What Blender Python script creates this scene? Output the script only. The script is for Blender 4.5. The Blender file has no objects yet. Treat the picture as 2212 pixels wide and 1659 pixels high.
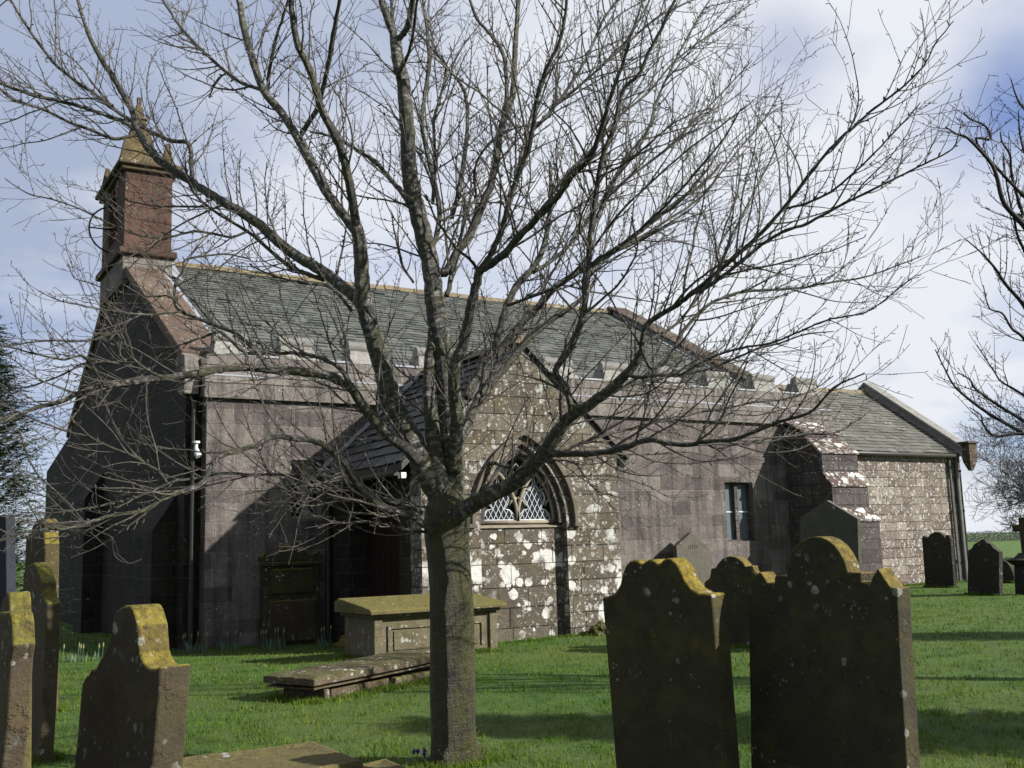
import bpy, bmesh, math, random
import numpy as np
from mathutils import Vector, Matrix, noise as mnoise
random.seed(7); np.random.seed(7)
R = math.radians
sc = bpy.context.scene
# ------------------------------------------------------------------ camera
F, CX, CY = 2280., 1106., 829.5
ROLL, PITCH, TH = 0.03, math.atan(352/2280.), R(58.64)
CAM = Vector((0, 0, 1.6))
_h = Vector((math.cos(TH), math.sin(TH), 0)); _r = Vector((math.sin(TH), -math.cos(TH), 0)); _z = Vector((0, 0, 1))
FWD = _h*math.cos(PITCH)+_z*math.sin(PITCH); _u = -_h*math.sin(PITCH)+_z*math.cos(PITCH)
RT = _r*math.cos(ROLL)-_u*math.sin(ROLL); UP = _u*math.cos(ROLL)+_r*math.sin(ROLL)
cd = bpy.data.cameras.new('camera'); cam = bpy.data.objects.new('camera', cd); sc.collection.objects.link(cam)
cd.sensor_width = 36; cd.lens = F/2212*36; cd.clip_end = 5000; cd.clip_start = .05
m = Matrix((RT, UP, -FWD)).transposed().to_4x4(); m.translation = CAM; cam.matrix_world = m
sc.camera = cam
def ray(x, y):
    return (FWD+RT*((x-CX)/F)-UP*((y-CY)/F)).normalized()
def onY(x, y, Y): d = ray(x, y); return CAM+d*((Y-CAM.y)/d.y)
def onX(x, y, X): d = ray(x, y); return CAM+d*((X-CAM.x)/d.x)
def onZ(x, y, Z): d = ray(x, y); return CAM+d*((Z-CAM.z)/d.z)
def atD(x, y, D): d = ray(x, y); return CAM+d*(D/d.dot(FWD))
def proj(P):
    d = Vector(P)-CAM; z = d.dot(FWD); return CX+F*d.dot(RT)/z, CY-F*d.dot(UP)/z, z
# ------------------------------------------------------------------ sun + sky
SUNV = Vector((.95, -1, .73)).normalized()
sl = bpy.data.lights.new('sun', 'SUN'); sun = bpy.data.objects.new('sun', sl); sc.collection.objects.link(sun)
sl.energy = 5.0; sl.angle = R(.53); sl.color = (1, .965, .90)
sun.rotation_euler = (-SUNV).to_track_quat('-Z', 'Y').to_euler(); sun.location = (12, -14, 20)
W = bpy.data.worlds.new('World'); sc.world = W; W.use_nodes = True
sc.view_settings.view_transform = 'Standard'; sc.view_settings.look = 'None'; sc.view_settings.exposure = 1.05; sc.view_settings.gamma = 1

class NT:
    """small helper that adds and wires nodes"""
    def __init__(s, tree): s.t = tree; s.n = tree.nodes; s.l = tree.links
    def put(s, sock, v):
        if v is None: return
        if hasattr(v, 'is_linked') or isinstance(v, bpy.types.NodeSocket): s.l.new(v, sock)
        else:
            if isinstance(v, (tuple, list)) and len(v) == 3 and sock.type == 'RGBA': v = (*v, 1)
            sock.default_value = v
    def math(s, op, a, b=None, c=None, clamp=False):
        n = s.n.new('ShaderNodeMath'); n.operation = op; n.use_clamp = clamp
        for i, v in enumerate((a, b, c)): s.put(n.inputs[i], v) if v is not None else None
        return n.outputs[0]
    def vmath(s, op, a, b=None, out=0, scale=None):
        n = s.n.new('ShaderNodeVectorMath'); n.operation = op; s.put(n.inputs[0], a)
        if b is not None: s.put(n.inputs[1], b)
        if scale is not None: s.put(n.inputs['Scale'], scale)
        return n.outputs[out]
    def mix(s, f, a, b, mode='MIX'):
        n = s.n.new('ShaderNodeMix'); n.data_type = 'RGBA'; n.blend_type = mode
        s.put(n.inputs[0], f); s.put(n.inputs[6], a); s.put(n.inputs[7], b); return n.outputs[2]
    def noise(s, vec, scale, detail=4, rough=.55, dist=0, out='Fac'):
        n = s.n.new('ShaderNodeTexNoise'); s.put(n.inputs['Vector'], vec); n.inputs['Scale'].default_value = scale
        n.inputs['Detail'].default_value = detail; n.inputs['Roughness'].default_value = rough; n.inputs['Distortion'].default_value = dist
        return n.outputs[out]
    def ramp(s, f, lo, hi, a=0., b=1.):
        n = s.n.new('ShaderNodeMapRange'); s.put(n.inputs[0], f)
        for i, v in enumerate((lo, hi, a, b)): s.put(n.inputs[1+i], v)
        return n.outputs[0]
    def scale3(s, vec, v): return s.vmath('MULTIPLY', vec, v)
    def sep(s, v):
        n = s.n.new('ShaderNodeSeparateXYZ'); s.put(n.inputs[0], v); return n.outputs
    def comb(s, x, y, z=0.):
        n = s.n.new('ShaderNodeCombineXYZ'); s.put(n.inputs[0], x); s.put(n.inputs[1], y); s.put(n.inputs[2], z); return n.outputs[0]

w = NT(W.node_tree); w.n.clear()
wo = w.n.new('ShaderNodeOutputWorld'); bg = w.n.new('ShaderNodeBackground'); w.l.new(bg.outputs[0], wo.inputs[0])
sky = w.n.new('ShaderNodeTexSky'); sky.sky_type = 'NISHITA'; sky.sun_disc = False
sky.sun_elevation = math.asin(SUNV.z); sky.sun_rotation = math.atan2(SUNV.x, SUNV.y)
sky.air_density = 1.0; sky.dust_density = .6; sky.ozone_density = 2.5
tc = w.n.new('ShaderNodeTexCoord').outputs['Generated']
dv = w.vmath('NORMALIZE', tc); dx, dy, dz = w.sep(dv)
pl = w.math('ADD', w.math('MAXIMUM', dz, 0.0), .22)
cv = w.comb(w.math('DIVIDE', dx, pl), w.math('DIVIDE', dy, pl), 0.)
n1 = w.noise(cv, .95, 5, .5, .15); n2 = w.noise(w.vmath('ADD', cv, (4.3, 1.7, 0)), 2.2, 6, .6, .1)
cl = w.math('ADD', n1, w.math('MULTIPLY', w.math('SUBTRACT', n2, .5), .35))
def lobe(x, y, k, amp):      # a thinner or thicker patch of cloud in one direction of the sky
    d = w.vmath('DOT_PRODUCT', dv, tuple(ray(x, y)), out=1)
    return w.math('MULTIPLY', w.math('POWER', w.math('MAXIMUM', d, 0.), k), amp)
for a in ((2190, 40, 300, -.20), (2200, 210, 600, -.20), (2215, 900, 380, -.30), (1700, 120, 500, -.22), (60, 960, 700, -.18), (1500, 560, 30, .12), (60, 300, 120, .07)):
    cl = w.math('ADD', cl, lobe(*a))
mask = w.ramp(cl, .08, .52)
bright = w.ramp(w.math('ADD', w.noise(w.vmath('ADD', cv, (9, 2, 0)), 1.7, 5, .55), w.math('ADD', lobe(1800, 520, 12, .30), lobe(150, 250, 40, -.12))), .36, .66)
ccol = w.mix(bright, (4.3, 5.0, 6.7), (8.8, 9.1, 9.7))
skyc = w.mix(1., sky.outputs[0], (1.15, 1.2, 1.6), 'MULTIPLY')
w.put(bg.inputs[0], w.mix(mask, skyc, ccol)); bg.inputs[1].default_value = .0458

# ------------------------------------------------------------------ materials
def newmat(name):
    mt = bpy.data.materials.new(name); mt.use_nodes = True; k = NT(mt.node_tree)
    b = k.n['Principled BSDF']; b.inputs['Specular IOR Level'].default_value = .3
    return mt, k, b
def uvn(k): return k.n.new('ShaderNodeTexCoord').outputs['UV']
def obn(k): return k.n.new('ShaderNodeTexCoord').outputs['Object']
def bump(k, b, h, dist, strength=1.):
    n = k.n.new('ShaderNodeBump'); n.inputs['Distance'].default_value = dist; n.inputs['Strength'].default_value = strength
    k.put(n.inputs['Height'], h); k.l.new(n.outputs[0], b.inputs['Normal'])
def rndisl(k): return k.n.new('ShaderNodeNewGeometry').outputs['Random Per Island']
def voro(k, vec, scale, feature='F1'):
    n = k.n.new('ShaderNodeTexVoronoi'); n.feature = feature; k.put(n.inputs['Vector'], vec); n.inputs['Scale'].default_value = scale
    return n
def blobs(k, uv, scale, rmax, power, thresh, dist=.25):
    """round patches of lichen of many sizes: 1 inside a patch"""
    nz = k.noise(uv, scale*2.3, 3, .6, 0, 'Color')
    v = k.vmath('ADD', uv, k.vmath('SCALE', k.vmath('SUBTRACT', nz, (.5, .5, .5)), scale=dist/scale*1.6))
    n = voro(k, v, scale); c = k.sep(n.outputs['Color'])
    on = k.math('GREATER_THAN', c[1], thresh)
    rad = k.math('MULTIPLY', k.math('MULTIPLY', k.math('POWER', c[0], power), rmax), on)
    edge = k.math('MULTIPLY', k.math('SUBTRACT', k.noise(uv, scale*9, 6, .75), .5), .34)
    return k.ramp(k.math('ADD', k.math('SUBTRACT', rad, n.outputs['Distance']), k.math('MULTIPLY', edge, on)), 0, .07)
def stone_wall(name, c1, c2, mortar=(.1, .09, .085), bw=.62, bh=.3, big=0., bigscale=2.2, small=0., smallc=(.5, .5, .46), bigc=(.72, .70, .66), streak=.5, ochre=0., light_joint=False, grad=None):
    mt, k, b = newmat(name); uv = uvn(k); u, v, _ = k.sep(uv)
    v2 = k.math('ADD', v, k.math('MULTIPLY', k.noise(k.comb(0., v, 0.), 1.7, 2), .28))
    v2 = k.math('ADD', v2, k.math('MULTIPLY', k.noise(uv, 1.3, 2), .02))
    row = k.math('FLOOR', k.math('DIVIDE', v2, bh))
    wn = k.n.new('ShaderNodeTexWhiteNoise'); wn.noise_dimensions = '1D'; k.put(wn.inputs['W'], row); rr = wn.outputs['Value']
    u2 = k.math('ADD', k.math('MULTIPLY', u, k.math('ADD', .72, k.math('MULTIPLY', rr, .7))), k.math('MULTIPLY', rr, 31.7))
    u2 = k.math('ADD', u2, k.math('MULTIPLY', k.noise(k.comb(u, row, 0.), .9, 1), .55))
    br = k.n.new('ShaderNodeTexBrick'); br.offset = 0.; br.squash = 1.
    k.put(br.inputs['Vector'], k.comb(u2, v2, 0.)); br.inputs['Scale'].default_value = 1
    br.inputs['Brick Width'].default_value = bw; br.inputs['Row Height'].default_value = bh
    br.inputs['Mortar Size'].default_value = .011; br.inputs['Mortar Smooth'].default_value = .35
    br.inputs['Color1'].default_value = (*c1, 1); br.inputs['Color2'].default_value = (*c2, 1); br.inputs['Mortar'].default_value = (*mortar, 1); br.inputs['Bias'].default_value = .05
    col = br.outputs['Color']; mort = br.outputs['Fac']
    n3 = k.noise(uv, 3.2, 8, .68); col = k.mix(k.ramp(n3, .3, .72, .0, .75), col, k.mix(1., col, (.55, .53, .52), 'MULTIPLY'))
    fine = k.noise(uv, 38, 5, .7); mid = k.noise(k.vmath('ADD', uv, (1, 6, 0)), 11, 5, .7); col = k.mix(k.ramp(mid, .4, .62, 0., .5), col, k.mix(1., col, (.5, .48, .47), 'MULTIPLY')); col = k.mix(k.ramp(fine, .36, .64, 0., .55), col, k.mix(1., col, (.42, .4, .4), 'MULTIPLY'))
    st = k.noise(k.scale3(uv, (5.5, .45, 1)), 1., 5, .6)
    col = k.mix(k.math('MULTIPLY', k.ramp(st, .46, .66), streak), col, k.mix(1., col, (.30, .29, .30), 'MULTIPLY'))
    pale = k.noise(k.vmath('ADD', uv, (7.1, 3.3, 0)), .9, 4, .6)
    col = k.mix(k.ramp(pale, .52, .75, 0., .45), col, k.mix(1., col, (1.55, 1.5, 1.42), 'MULTIPLY'))
    if ochre: col = k.mix(k.math('MULTIPLY', k.ramp(k.noise(uv, 1.9, 6, .7), .5, .66), ochre), col, (.17, .13, .045))
    if small:
        b1 = blobs(k, uv, 11, .62, .9, .35, .35); cls = k.ramp(k.noise(uv, 1.6, 5, .65), .60-.22*small, .66-.22*small)
        sp = k.math('MULTIPLY', b1, cls)
        sp = k.math('MULTIPLY', sp, k.ramp(k.noise(uv, 30, 3, .7), .38, .52))
        ring = k.math('MULTIPLY', blobs(k, k.vmath('ADD', uv, (3, 5, 0)), 26, .6, 1., .55, .2), k.ramp(k.noise(uv, 2.3, 4), .5-.12*small, .6-.12*small))
        col = k.mix(k.math('MAXIMUM', sp, k.math('MULTIPLY', ring, .8)), col, smallc)
    if big:
        bb = k.math('MAXIMUM', blobs(k, uv, bigscale, .62, .8, .72-.3*big, .34), blobs(k, k.vmath('ADD', uv, (11, 4, 0)), bigscale*2.3, .6, .8, .8-.3*big, .3))
        gate = k.ramp(k.noise(k.vmath('ADD', uv, (2, 8, 0)), 1.1, 3), .40, .50)
        bb = k.math('MULTIPLY', k.math('MULTIPLY', bb, gate), k.math('SUBTRACT', 1., k.math('MULTIPLY', mort, .75)))
        if grad: bb = k.math('MULTIPLY', bb, k.ramp(k.math('ADD', v, k.math('MULTIPLY', k.noise(uv, 1.1, 2), 2.2)), grad[0], grad[1], 0., 1.))
        col = k.mix(k.math('MULTIPLY', bb, k.ramp(k.noise(uv, 22, 3), .27, .36, .45, 1.)), col, bigc)
    k.put(b.inputs['Base Color'], col); b.inputs['Roughness'].default_value = .92
    h = k.math('ADD', k.math('MULTIPLY', k.math('SUBTRACT', 1., mort), .55), k.math('ADD', k.math('MULTIPLY', fine, .35), k.math('ADD', k.math('MULTIPLY', n3, .9), k.math('MULTIPLY', k.noise(uv, 14, 6, .7), .6))))
    bump(k, b, h, .04, 1.)
    return mt
def slate(name, c1, c2, lich=.25, yellow=0.):
    mt, k, b = newmat(name); uv = uvn(k); r = rndisl(k)
    col = k.mix(r, c1, c2); col = k.mix(k.ramp(k.noise(uv, 6, 6, .65), .35, .7, 0., .6), col, k.mix(1., col, (.55, .6, .58), 'MULTIPLY'))
    col = k.mix(k.math('MULTIPLY', k.ramp(k.noise(uv, .6, 4, .6), .45, .7), .5), col, k.mix(1., col, (1.25, 1.35, 1.2), 'MULTIPLY'))
    if lich: col = k.mix(k.math('MULTIPLY', blobs(k, uv, 6, .42, 1.6, .6), k.ramp(k.noise(uv, 1.3, 4), .5-.1*lich, .62)), col, (.45, .46, .42))
    if yellow: col = k.mix(k.math('MULTIPLY', k.ramp(k.noise(uv, 5, 6, .7), .42, .6), yellow), col, (.20, .13, .028))
    k.put(b.inputs['Base Color'], col); b.inputs['Roughness'].default_value = .7; bump(k, b, k.noise(uv, 25, 5, .7), .01, .6)
    return mt
def gravestone(name, base, base2, topc=(.30, .22, .025), up=.9, side=.3, white=.5, dark=.0):
    """weathered stone; ochre lichen grows on what faces the sky, pale rosettes anywhere"""
    mt, k, b = newmat(name); o = obn(k); g = k.n.new('ShaderNodeNewGeometry'); nz = k.sep(g.outputs['Normal'])[2]
    n3 = k.noise(o, 5, 8, .65); fine = k.noise(o, 70, 5, .7)
    col = k.mix(k.ramp(n3, .3, .7), base, base2); col = k.mix(k.ramp(fine, .35, .65, 0., .5), col, k.mix(1., col, (.5, .48, .46), 'MULTIPLY'))
    sm = k.noise(k.vmath('ADD', o, (4, 4, 4)), 9, 6, .75)
    m1 = k.math('MULTIPLY', k.ramp(nz, .02, .35), k.ramp(sm, .28, .46)); m1 = k.math('MULTIPLY', m1, up)
    m2 = k.math('MULTIPLY', k.ramp(k.noise(o, 3.3, 7, .7), .5, .62), side)
    lc = k.mix(k.ramp(k.noise(o, 24, 5), .4, .62), topc, tuple(c*.55 for c in topc))
    col = k.mix(m2, col, tuple((.14*c+.86*q) for c, q in zip(topc, (.055, .052, .016))))
    m1 = k.math('MULTIPLY', m1, k.ramp(k.noise(o, 33, 6, .8), .36, .5, .35, 1.)); col = k.mix(m1, col, lc)
    flk = k.ramp(k.noise(k.vmath('ADD', o, (9, 9, 1)), 7, 6, .7), .56, .62); col = k.mix(k.math('MULTIPLY', flk, .5), col, k.mix(1., col, (1.5, 1.3, 1.2), 'MULTIPLY'))
    if white:
        bl = k.math('MULTIPLY', blobs(k, o, 16, .55, 1.3, .5, .3), k.ramp(k.noise(o, 2.6, 5), .62-.22*white, .66))
        bl = k.math('MAXIMUM', bl, k.math('MULTIPLY', blobs(k, k.vmath('ADD', o, (5, 1, 2)), 42, .5, 1., .6, .2), k.ramp(k.noise(o, 4, 5), .6-.14*white, .7)))
        col = k.mix(k.math('MULTIPLY', bl, k.ramp(k.noise(o, 60, 3), .3, .5, .3, 1.)), col, (.42, .42, .38))
    k.put(b.inputs['Base Color'], col); b.inputs['Roughness'].default_value = .95
    bump(k, b, k.math('ADD', k.math('ADD', k.math('MULTIPLY', n3, 1.), k.math('MULTIPLY', flk, .35)), k.math('MULTIPLY', fine, .45)), .02, 1.)
    return mt
def plain(name, col, rough=.6, metal=0., var=.3, bscale=20, bd=.004):
    mt, k, b = newmat(name); o = obn(k)
    k.put(b.inputs['Base Color'], k.mix(k.ramp(k.noise(o, 7, 6, .65), .3, .7, 0., var*2), col, tuple(c*.5 for c in col)))
    b.inputs['Roughness'].default_value = rough; b.inputs['Metallic'].default_value = metal; bump(k, b, k.noise(o, bscale, 5), bd, .6); return mt
def barkmat(name, dark, light, green, silver=.8, gs=.5, bd=.012):
    mt, k, b = newmat(name); uv = uvn(k); o = obn(k)
    band = k.noise(k.scale3(uv, (1.3, 26, 1)), 1., 5, .62, .3)
    band2 = k.noise(k.scale3(uv, (4, 70, 1)), 1., 3, .6)
    patch = k.noise(o, 2.2, 5, .6); fine = k.noise(o, 60, 6, .7)
    col = k.mix(k.ramp(fine, .35, .65), dark, tuple(c*.45 for c in dark))
    s = k.math('MULTIPLY', k.ramp(band, .50, .60), k.ramp(patch, .38, .56)); s = k.math('MULTIPLY', s, k.ramp(band2, .35, .5, .4, 1.)); s = k.math('MULTIPLY', s, silver)
    col = k.mix(s, col, light)
    gm = k.math('MULTIPLY', k.ramp(k.noise(o, 4.5, 7, .7), .53-.16*gs, .62-.1*gs), min(1., gs*1.1))
    col = k.mix(gm, col, green)
    ck = k.noise(k.scale3(uv, (7, 5, 1)), 1., 8, .8, .6); col = k.mix(k.math('MULTIPLY', k.ramp(ck, .54, .60), .8), col, (.012, .01, .007))
    k.put(b.inputs['Base Color'], col); k.put(b.inputs['Roughness'], k.ramp(s, 0, 1, .6, .32)); b.inputs['Specular IOR Level'].default_value = .5
    bump(k, b, k.math('ADD', k.math('MULTIPLY', band, 1.), k.math('ADD', k.math('MULTIPLY', fine, .8), k.math('MULTIPLY', ck, 1.5))), bd, .9)
    return mt
M = {}
ALB = .63
M['nave'] = stone_wall('nave_masonry', (.165, .138, .130), (.34, .305, .275), mortar=(.38, .345, .31), bw=.62, bh=.3, small=-.55, streak=.75)
M['nave_up'] = stone_wall('parapet_masonry', (.30, .272, .245), (.43, .395, .355), mortar=(.08, .07, .065), bw=1.15, bh=.38, small=-.4, streak=.8)
M['west'] = stone_wall('west_shade_masonry', (.022, .017, .013), (.068, .053, .040), mortar=(.10, .085, .07), bw=.5, bh=.27, small=-.3, streak=.4, smallc=(.16, .17, .16))  # stone colour darkened to put the west side's shade into it
M['porch'] = stone_wall('porch_masonry', (.17, .142, .104), (.285, .25, .195), mortar=(.05, .042, .035), bw=.7, bh=.29, big=1.1, bigscale=2.0, small=.95, streak=.3, ochre=.3, grad=(4.4, 2.6))
M['infill'] = stone_wall('infill_masonry', (.15, .128, .096), (.23, .20, .16), mortar=(.04, .035, .03), bw=.8, bh=.36, big=1.15, bigscale=2.6, small=.45, streak=.25, ochre=.3)
M['chancel'] = stone_wall('chancel_masonry', (.25, .19, .165), (.50, .44, .38), mortar=(.07, .055, .05), bw=.52, bh=.27, small=.8, smallc=(.62, .60, .54), streak=.45, ochre=.3)
M['buttress'] = stone_wall('buttress_masonry', (.11, .092, .090), (.175, .15, .142), mortar=(.09, .08, .07), bw=.55, bh=.28, small=-.1, streak=.4)
M['weathering'] = stone_wall('weathering_stone', (.14, .09, .075), (.2, .14, .11), bw=2, bh=1, big=1.4, bigscale=3.4, small=.8, streak=.1, bigc=(.74, .72, .68))
M['red'] = stone_wall('red_sandstone', (.135, .075, .056), (.20, .118, .088), mortar=(.12, .07, .05), bw=1.0, bh=.34, small=-.6, streak=.5)
M['coping'] = stone_wall('coping_stone', (.20, .13, .098), (.26, .185, .14), mortar=(.4, .38, .36), bw=1.2, bh=2.2, small=.15, streak=.2, ochre=.5)
M['coping2'] = stone_wall('brown_coping_stone', (.13, .095, .07), (.18, .14, .105), mortar=(.06, .05, .04), bw=.7, bh=.5, small=.2, streak=.4, ochre=.5)
M['merlon'] = stone_wall('merlon_stone', (.42, .42, .385), (.50, .49, .45), mortar=(.2, .17, .15), bw=3, bh=3, small=.3, streak=.2)
M['mossy_cap'] = gravestone('mossy_cap_stone', (.13, .085, .06), (.10, .08, .055), topc=(.17, .125, .035), up=.8, side=.5, white=.5)
M['slate'] = slate('green_slate', (.072, .078, .070), (.165, .168, .150))
M['slate2'] = slate('chancel_slate', (.108, .106, .09), (.20, .19, .162), lich=.6)
M['slate3'] = slate('porch_slate', (.055, .057, .058), (.10, .102, .10), lich=.3)
M['ridge'] = slate('lichened_ridge_tile', (.19, .155, .10), (.26, .21, .14), lich=1., yellow=.4)
M['lead'] = plain('dull_lead', (.40, .42, .46), .5, 0, .3)
M['mould'] = plain('moulded_stone', (.16, .135, .10), .9, 0, .35)
M['gutter'] = plain('cast_iron', (.05, .048, .04), .5)
M['pipe'] = plain('weathered_pipe', (.16, .17, .15), .6)
M['door'] = plain('dark_red_door', (.03, .010, .009), .6)
M['white'] = plain('white_paint', (.75, .75, .72), .4, 0, .08)
M['dark'] = plain('dark_interior', (.008, .008, .01), .8)
M['tracery'] = plain('tracery_stone', (.36, .31, .235), .9, 0, .35)
M['iron'] = plain('wrought_iron', (.02, .02, .022), .5, .6)
M['bell'] = plain('bell_bronze', (.10, .085, .05), .45, .8)
mt, k, b = newmat('window_glass'); b.inputs['Base Color'].default_value = (.012, .014, .018, 1); b.inputs['Roughness'].default_value = .12; b.inputs['Specular IOR Level'].default_value = .6
bump(k, b, k.noise(obn(k), 5, 3), .02, .5); M['glass'] = mt
mt, k, b = newmat('sky_reflect_glass'); b.inputs['Base Color'].default_value = (.13, .15, .17, 1); b.inputs['Roughness'].default_value = .25; bump(k, b, k.noise(obn(k), 5, 3), .02, .5); M['glass2'] = mt  # pane colour lightened to stand in for reflected sky
M['came'] = plain('pale_lead_came', (.75, .78, .82), .4)
GS = dict(base=(.115, .072, .052), base2=(.16, .115, .08))
M['gs_a'] = gravestone('lichened_sandstone', (.040, .034, .018), (.072, .065, .027), topc=(.29, .215, .022), up=1., side=.65, white=.25)
M['gs_b'] = gravestone('mossy_grey_sandstone', (.038, .033, .020), (.068, .062, .032), topc=(.25, .185, .035), up=.9, side=.6, white=.5)
M['gs_c'] = gravestone('red_lichened_sandstone', (.052, .038, .025), (.092, .072, .042), topc=(.25, .20, .03), up=1., side=.35, white=.55)
M['gs_d'] = gravestone('olive_sandstone', (.08, .058, .04), (.12, .095, .055), topc=(.23, .21, .03), up=1., side=.55, white=.6)
M['gs_e'] = gravestone('grey_slate_stone', (.085, .085, .068), (.12, .118, .095), topc=(.3, .3, .25), up=.6, side=.0, white=.1)
M['gs_f'] = gravestone('dark_grey_stone', (.035, .032, .028), (.05, .046, .042), topc=(.12, .12, .06), up=.4, side=.1, white=.5)
M['gs_g'] = gravestone('pale_gable_stone', (.12, .11, .09), (.16, .145, .118), topc=(.2, .17, .1), up=.4, side=.1, white=.4)
M['granite'] = gravestone('blue_grey_granite', (.03, .033, .045), (.04, .044, .06), topc=(.1, .1, .1), up=.2, side=0, white=0)
M['tomb'] = gravestone('chest_tomb_stone', (.15, .125, .08), (.22, .19, .12), topc=(.2, .18, .03), up=.8, side=.35, white=1.2)
M['tomblid'] = gravestone('mossy_tomb_lid', (.17, .14, .06), (.2, .17, .07), topc=(.20, .175, .035), up=1., side=.6, white=.35)
M['ledger'] = gravestone('mossy_ledger', (.10, .068, .048), (.16, .125, .08), topc=(.105, .10, .018), up=.85, side=.5, white=1.7)
M['slab'] = gravestone('ochre_slab', (.19, .15, .075), (.09, .085, .03), topc=(.19, .16, .045), up=.75, side=.4, white=.2)
M['bark'] = barkmat('cherry_bark', (.045, .038, .030), (.56, .54, .48), (.070, .068, .014), silver=.75, gs=.6)
M['trunkbark'] = barkmat('mossy_trunk_bark', (.030, .027, .014), (.20, .20, .14), (.066, .064, .008), silver=.28, gs=1., bd=.03)
M['twig'] = barkmat('twig_bark', (.20, .165, .14), (.66, .61, .56), (.20, .20, .08), silver=.5, gs=.3)
M['darkbark'] = plain('dark_bark', (.035, .028, .024), .8)
M['farbark'] = plain('hazed_far_bark', (.19, .18, .20), .9)  # bark colour paled and greyed to stand in for distance haze
def leafmat(name, c1, c2, trans=.25):
    mt, k, b = newmat(name); r = rndisl(k); k.put(b.inputs['Base Color'], k.mix(r, c1, c2)); b.inputs['Roughness'].default_value = .6
    if trans:
        t = k.n.new('ShaderNodeBsdfTranslucent'); k.put(t.inputs[0], k.mix(r, c1, c2)); mx = k.n.new('ShaderNodeMixShader'); mx.inputs[0].default_value = trans
        k.l.new(b.outputs[0], mx.inputs[1]); k.l.new(t.outputs[0], mx.inputs[2]); k.l.new(mx.outputs[0], k.n['Material Output'].inputs[0])
    return mt
M['yew'] = leafmat('yew_needles', (.016, .040, .010), (.05, .085, .02))
M['daff'] = leafmat('daffodil_leaf', (.10, .19, .11), (.17, .26, .15))
M['bud'] = leafmat('daffodil_bud', (.26, .30, .14), (.36, .34, .16))
M['moss'] = leafmat('moss', (.05, .06, .008), (.12, .10, .02), 0)
M['crocus'] = leafmat('crocus_petal', (.12, .05, .35), (.2, .1, .45))
M['hedge'] = leafmat('hazed_far_hedge', (.085, .10, .10), (.115, .125, .12), 0)  # leaf colour lightened and blued to stand in for distance haze
# grass blades and turf
def grasscol(k, o):
    big = k.noise(o, .35, 4, .6); mid = k.noise(o, 2.1, 6, .65); fine = k.noise(o, 28, 4, .7)
    c = k.mix(k.ramp(mid, .34, .68), (.048, .122, .011), (.128, .225, .025)); c = k.mix(k.ramp(big, .42, .6, 0., .6), c, (.15, .20, .035)); c = k.mix(k.ramp(k.noise(o, .9, 5, .7), .56, .66, 0., .6), c, (.045, .10, .012))
    return k.mix(k.ramp(fine, .4, .65, 0., .55), c, (.024, .072, .007))
mt, k, b = newmat('turf'); o = obn(k); k.put(b.inputs['Base Color'], grasscol(k, o)); b.inputs['Roughness'].default_value = .9
bump(k, b, k.math('ADD', k.noise(o, 9, 6, .7), k.math('MULTIPLY', k.noise(o, 55, 4, .8), .6)), .05, 1.); M['turf'] = mt
mt, k, b = newmat('grass_blade'); o = obn(k); r = rndisl(k)
c = k.mix(k.ramp(r, .0, 1.), grasscol(k, o), k.mix(1., grasscol(k, o), (1.6, 1.45, 1.3), 'MULTIPLY')); c = k.mix(k.ramp(r, .93, .96), c, (.26, .22, .10))
k.put(b.inputs['Base Color'], c); b.inputs['Roughness'].default_value = .8; b.inputs['Specular IOR Level'].default_value = .1
t = k.n.new('ShaderNodeBsdfTranslucent'); k.put(t.inputs[0], c); mx = k.n.new('ShaderNodeMixShader'); mx.inputs[0].default_value = .3
k.l.new(b.outputs[0], mx.inputs[1]); k.l.new(t.outputs[0], mx.inputs[2]); k.l.new(mx.outputs[0], k.n['Material Output'].inputs[0]); M['blade'] = mt

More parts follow.
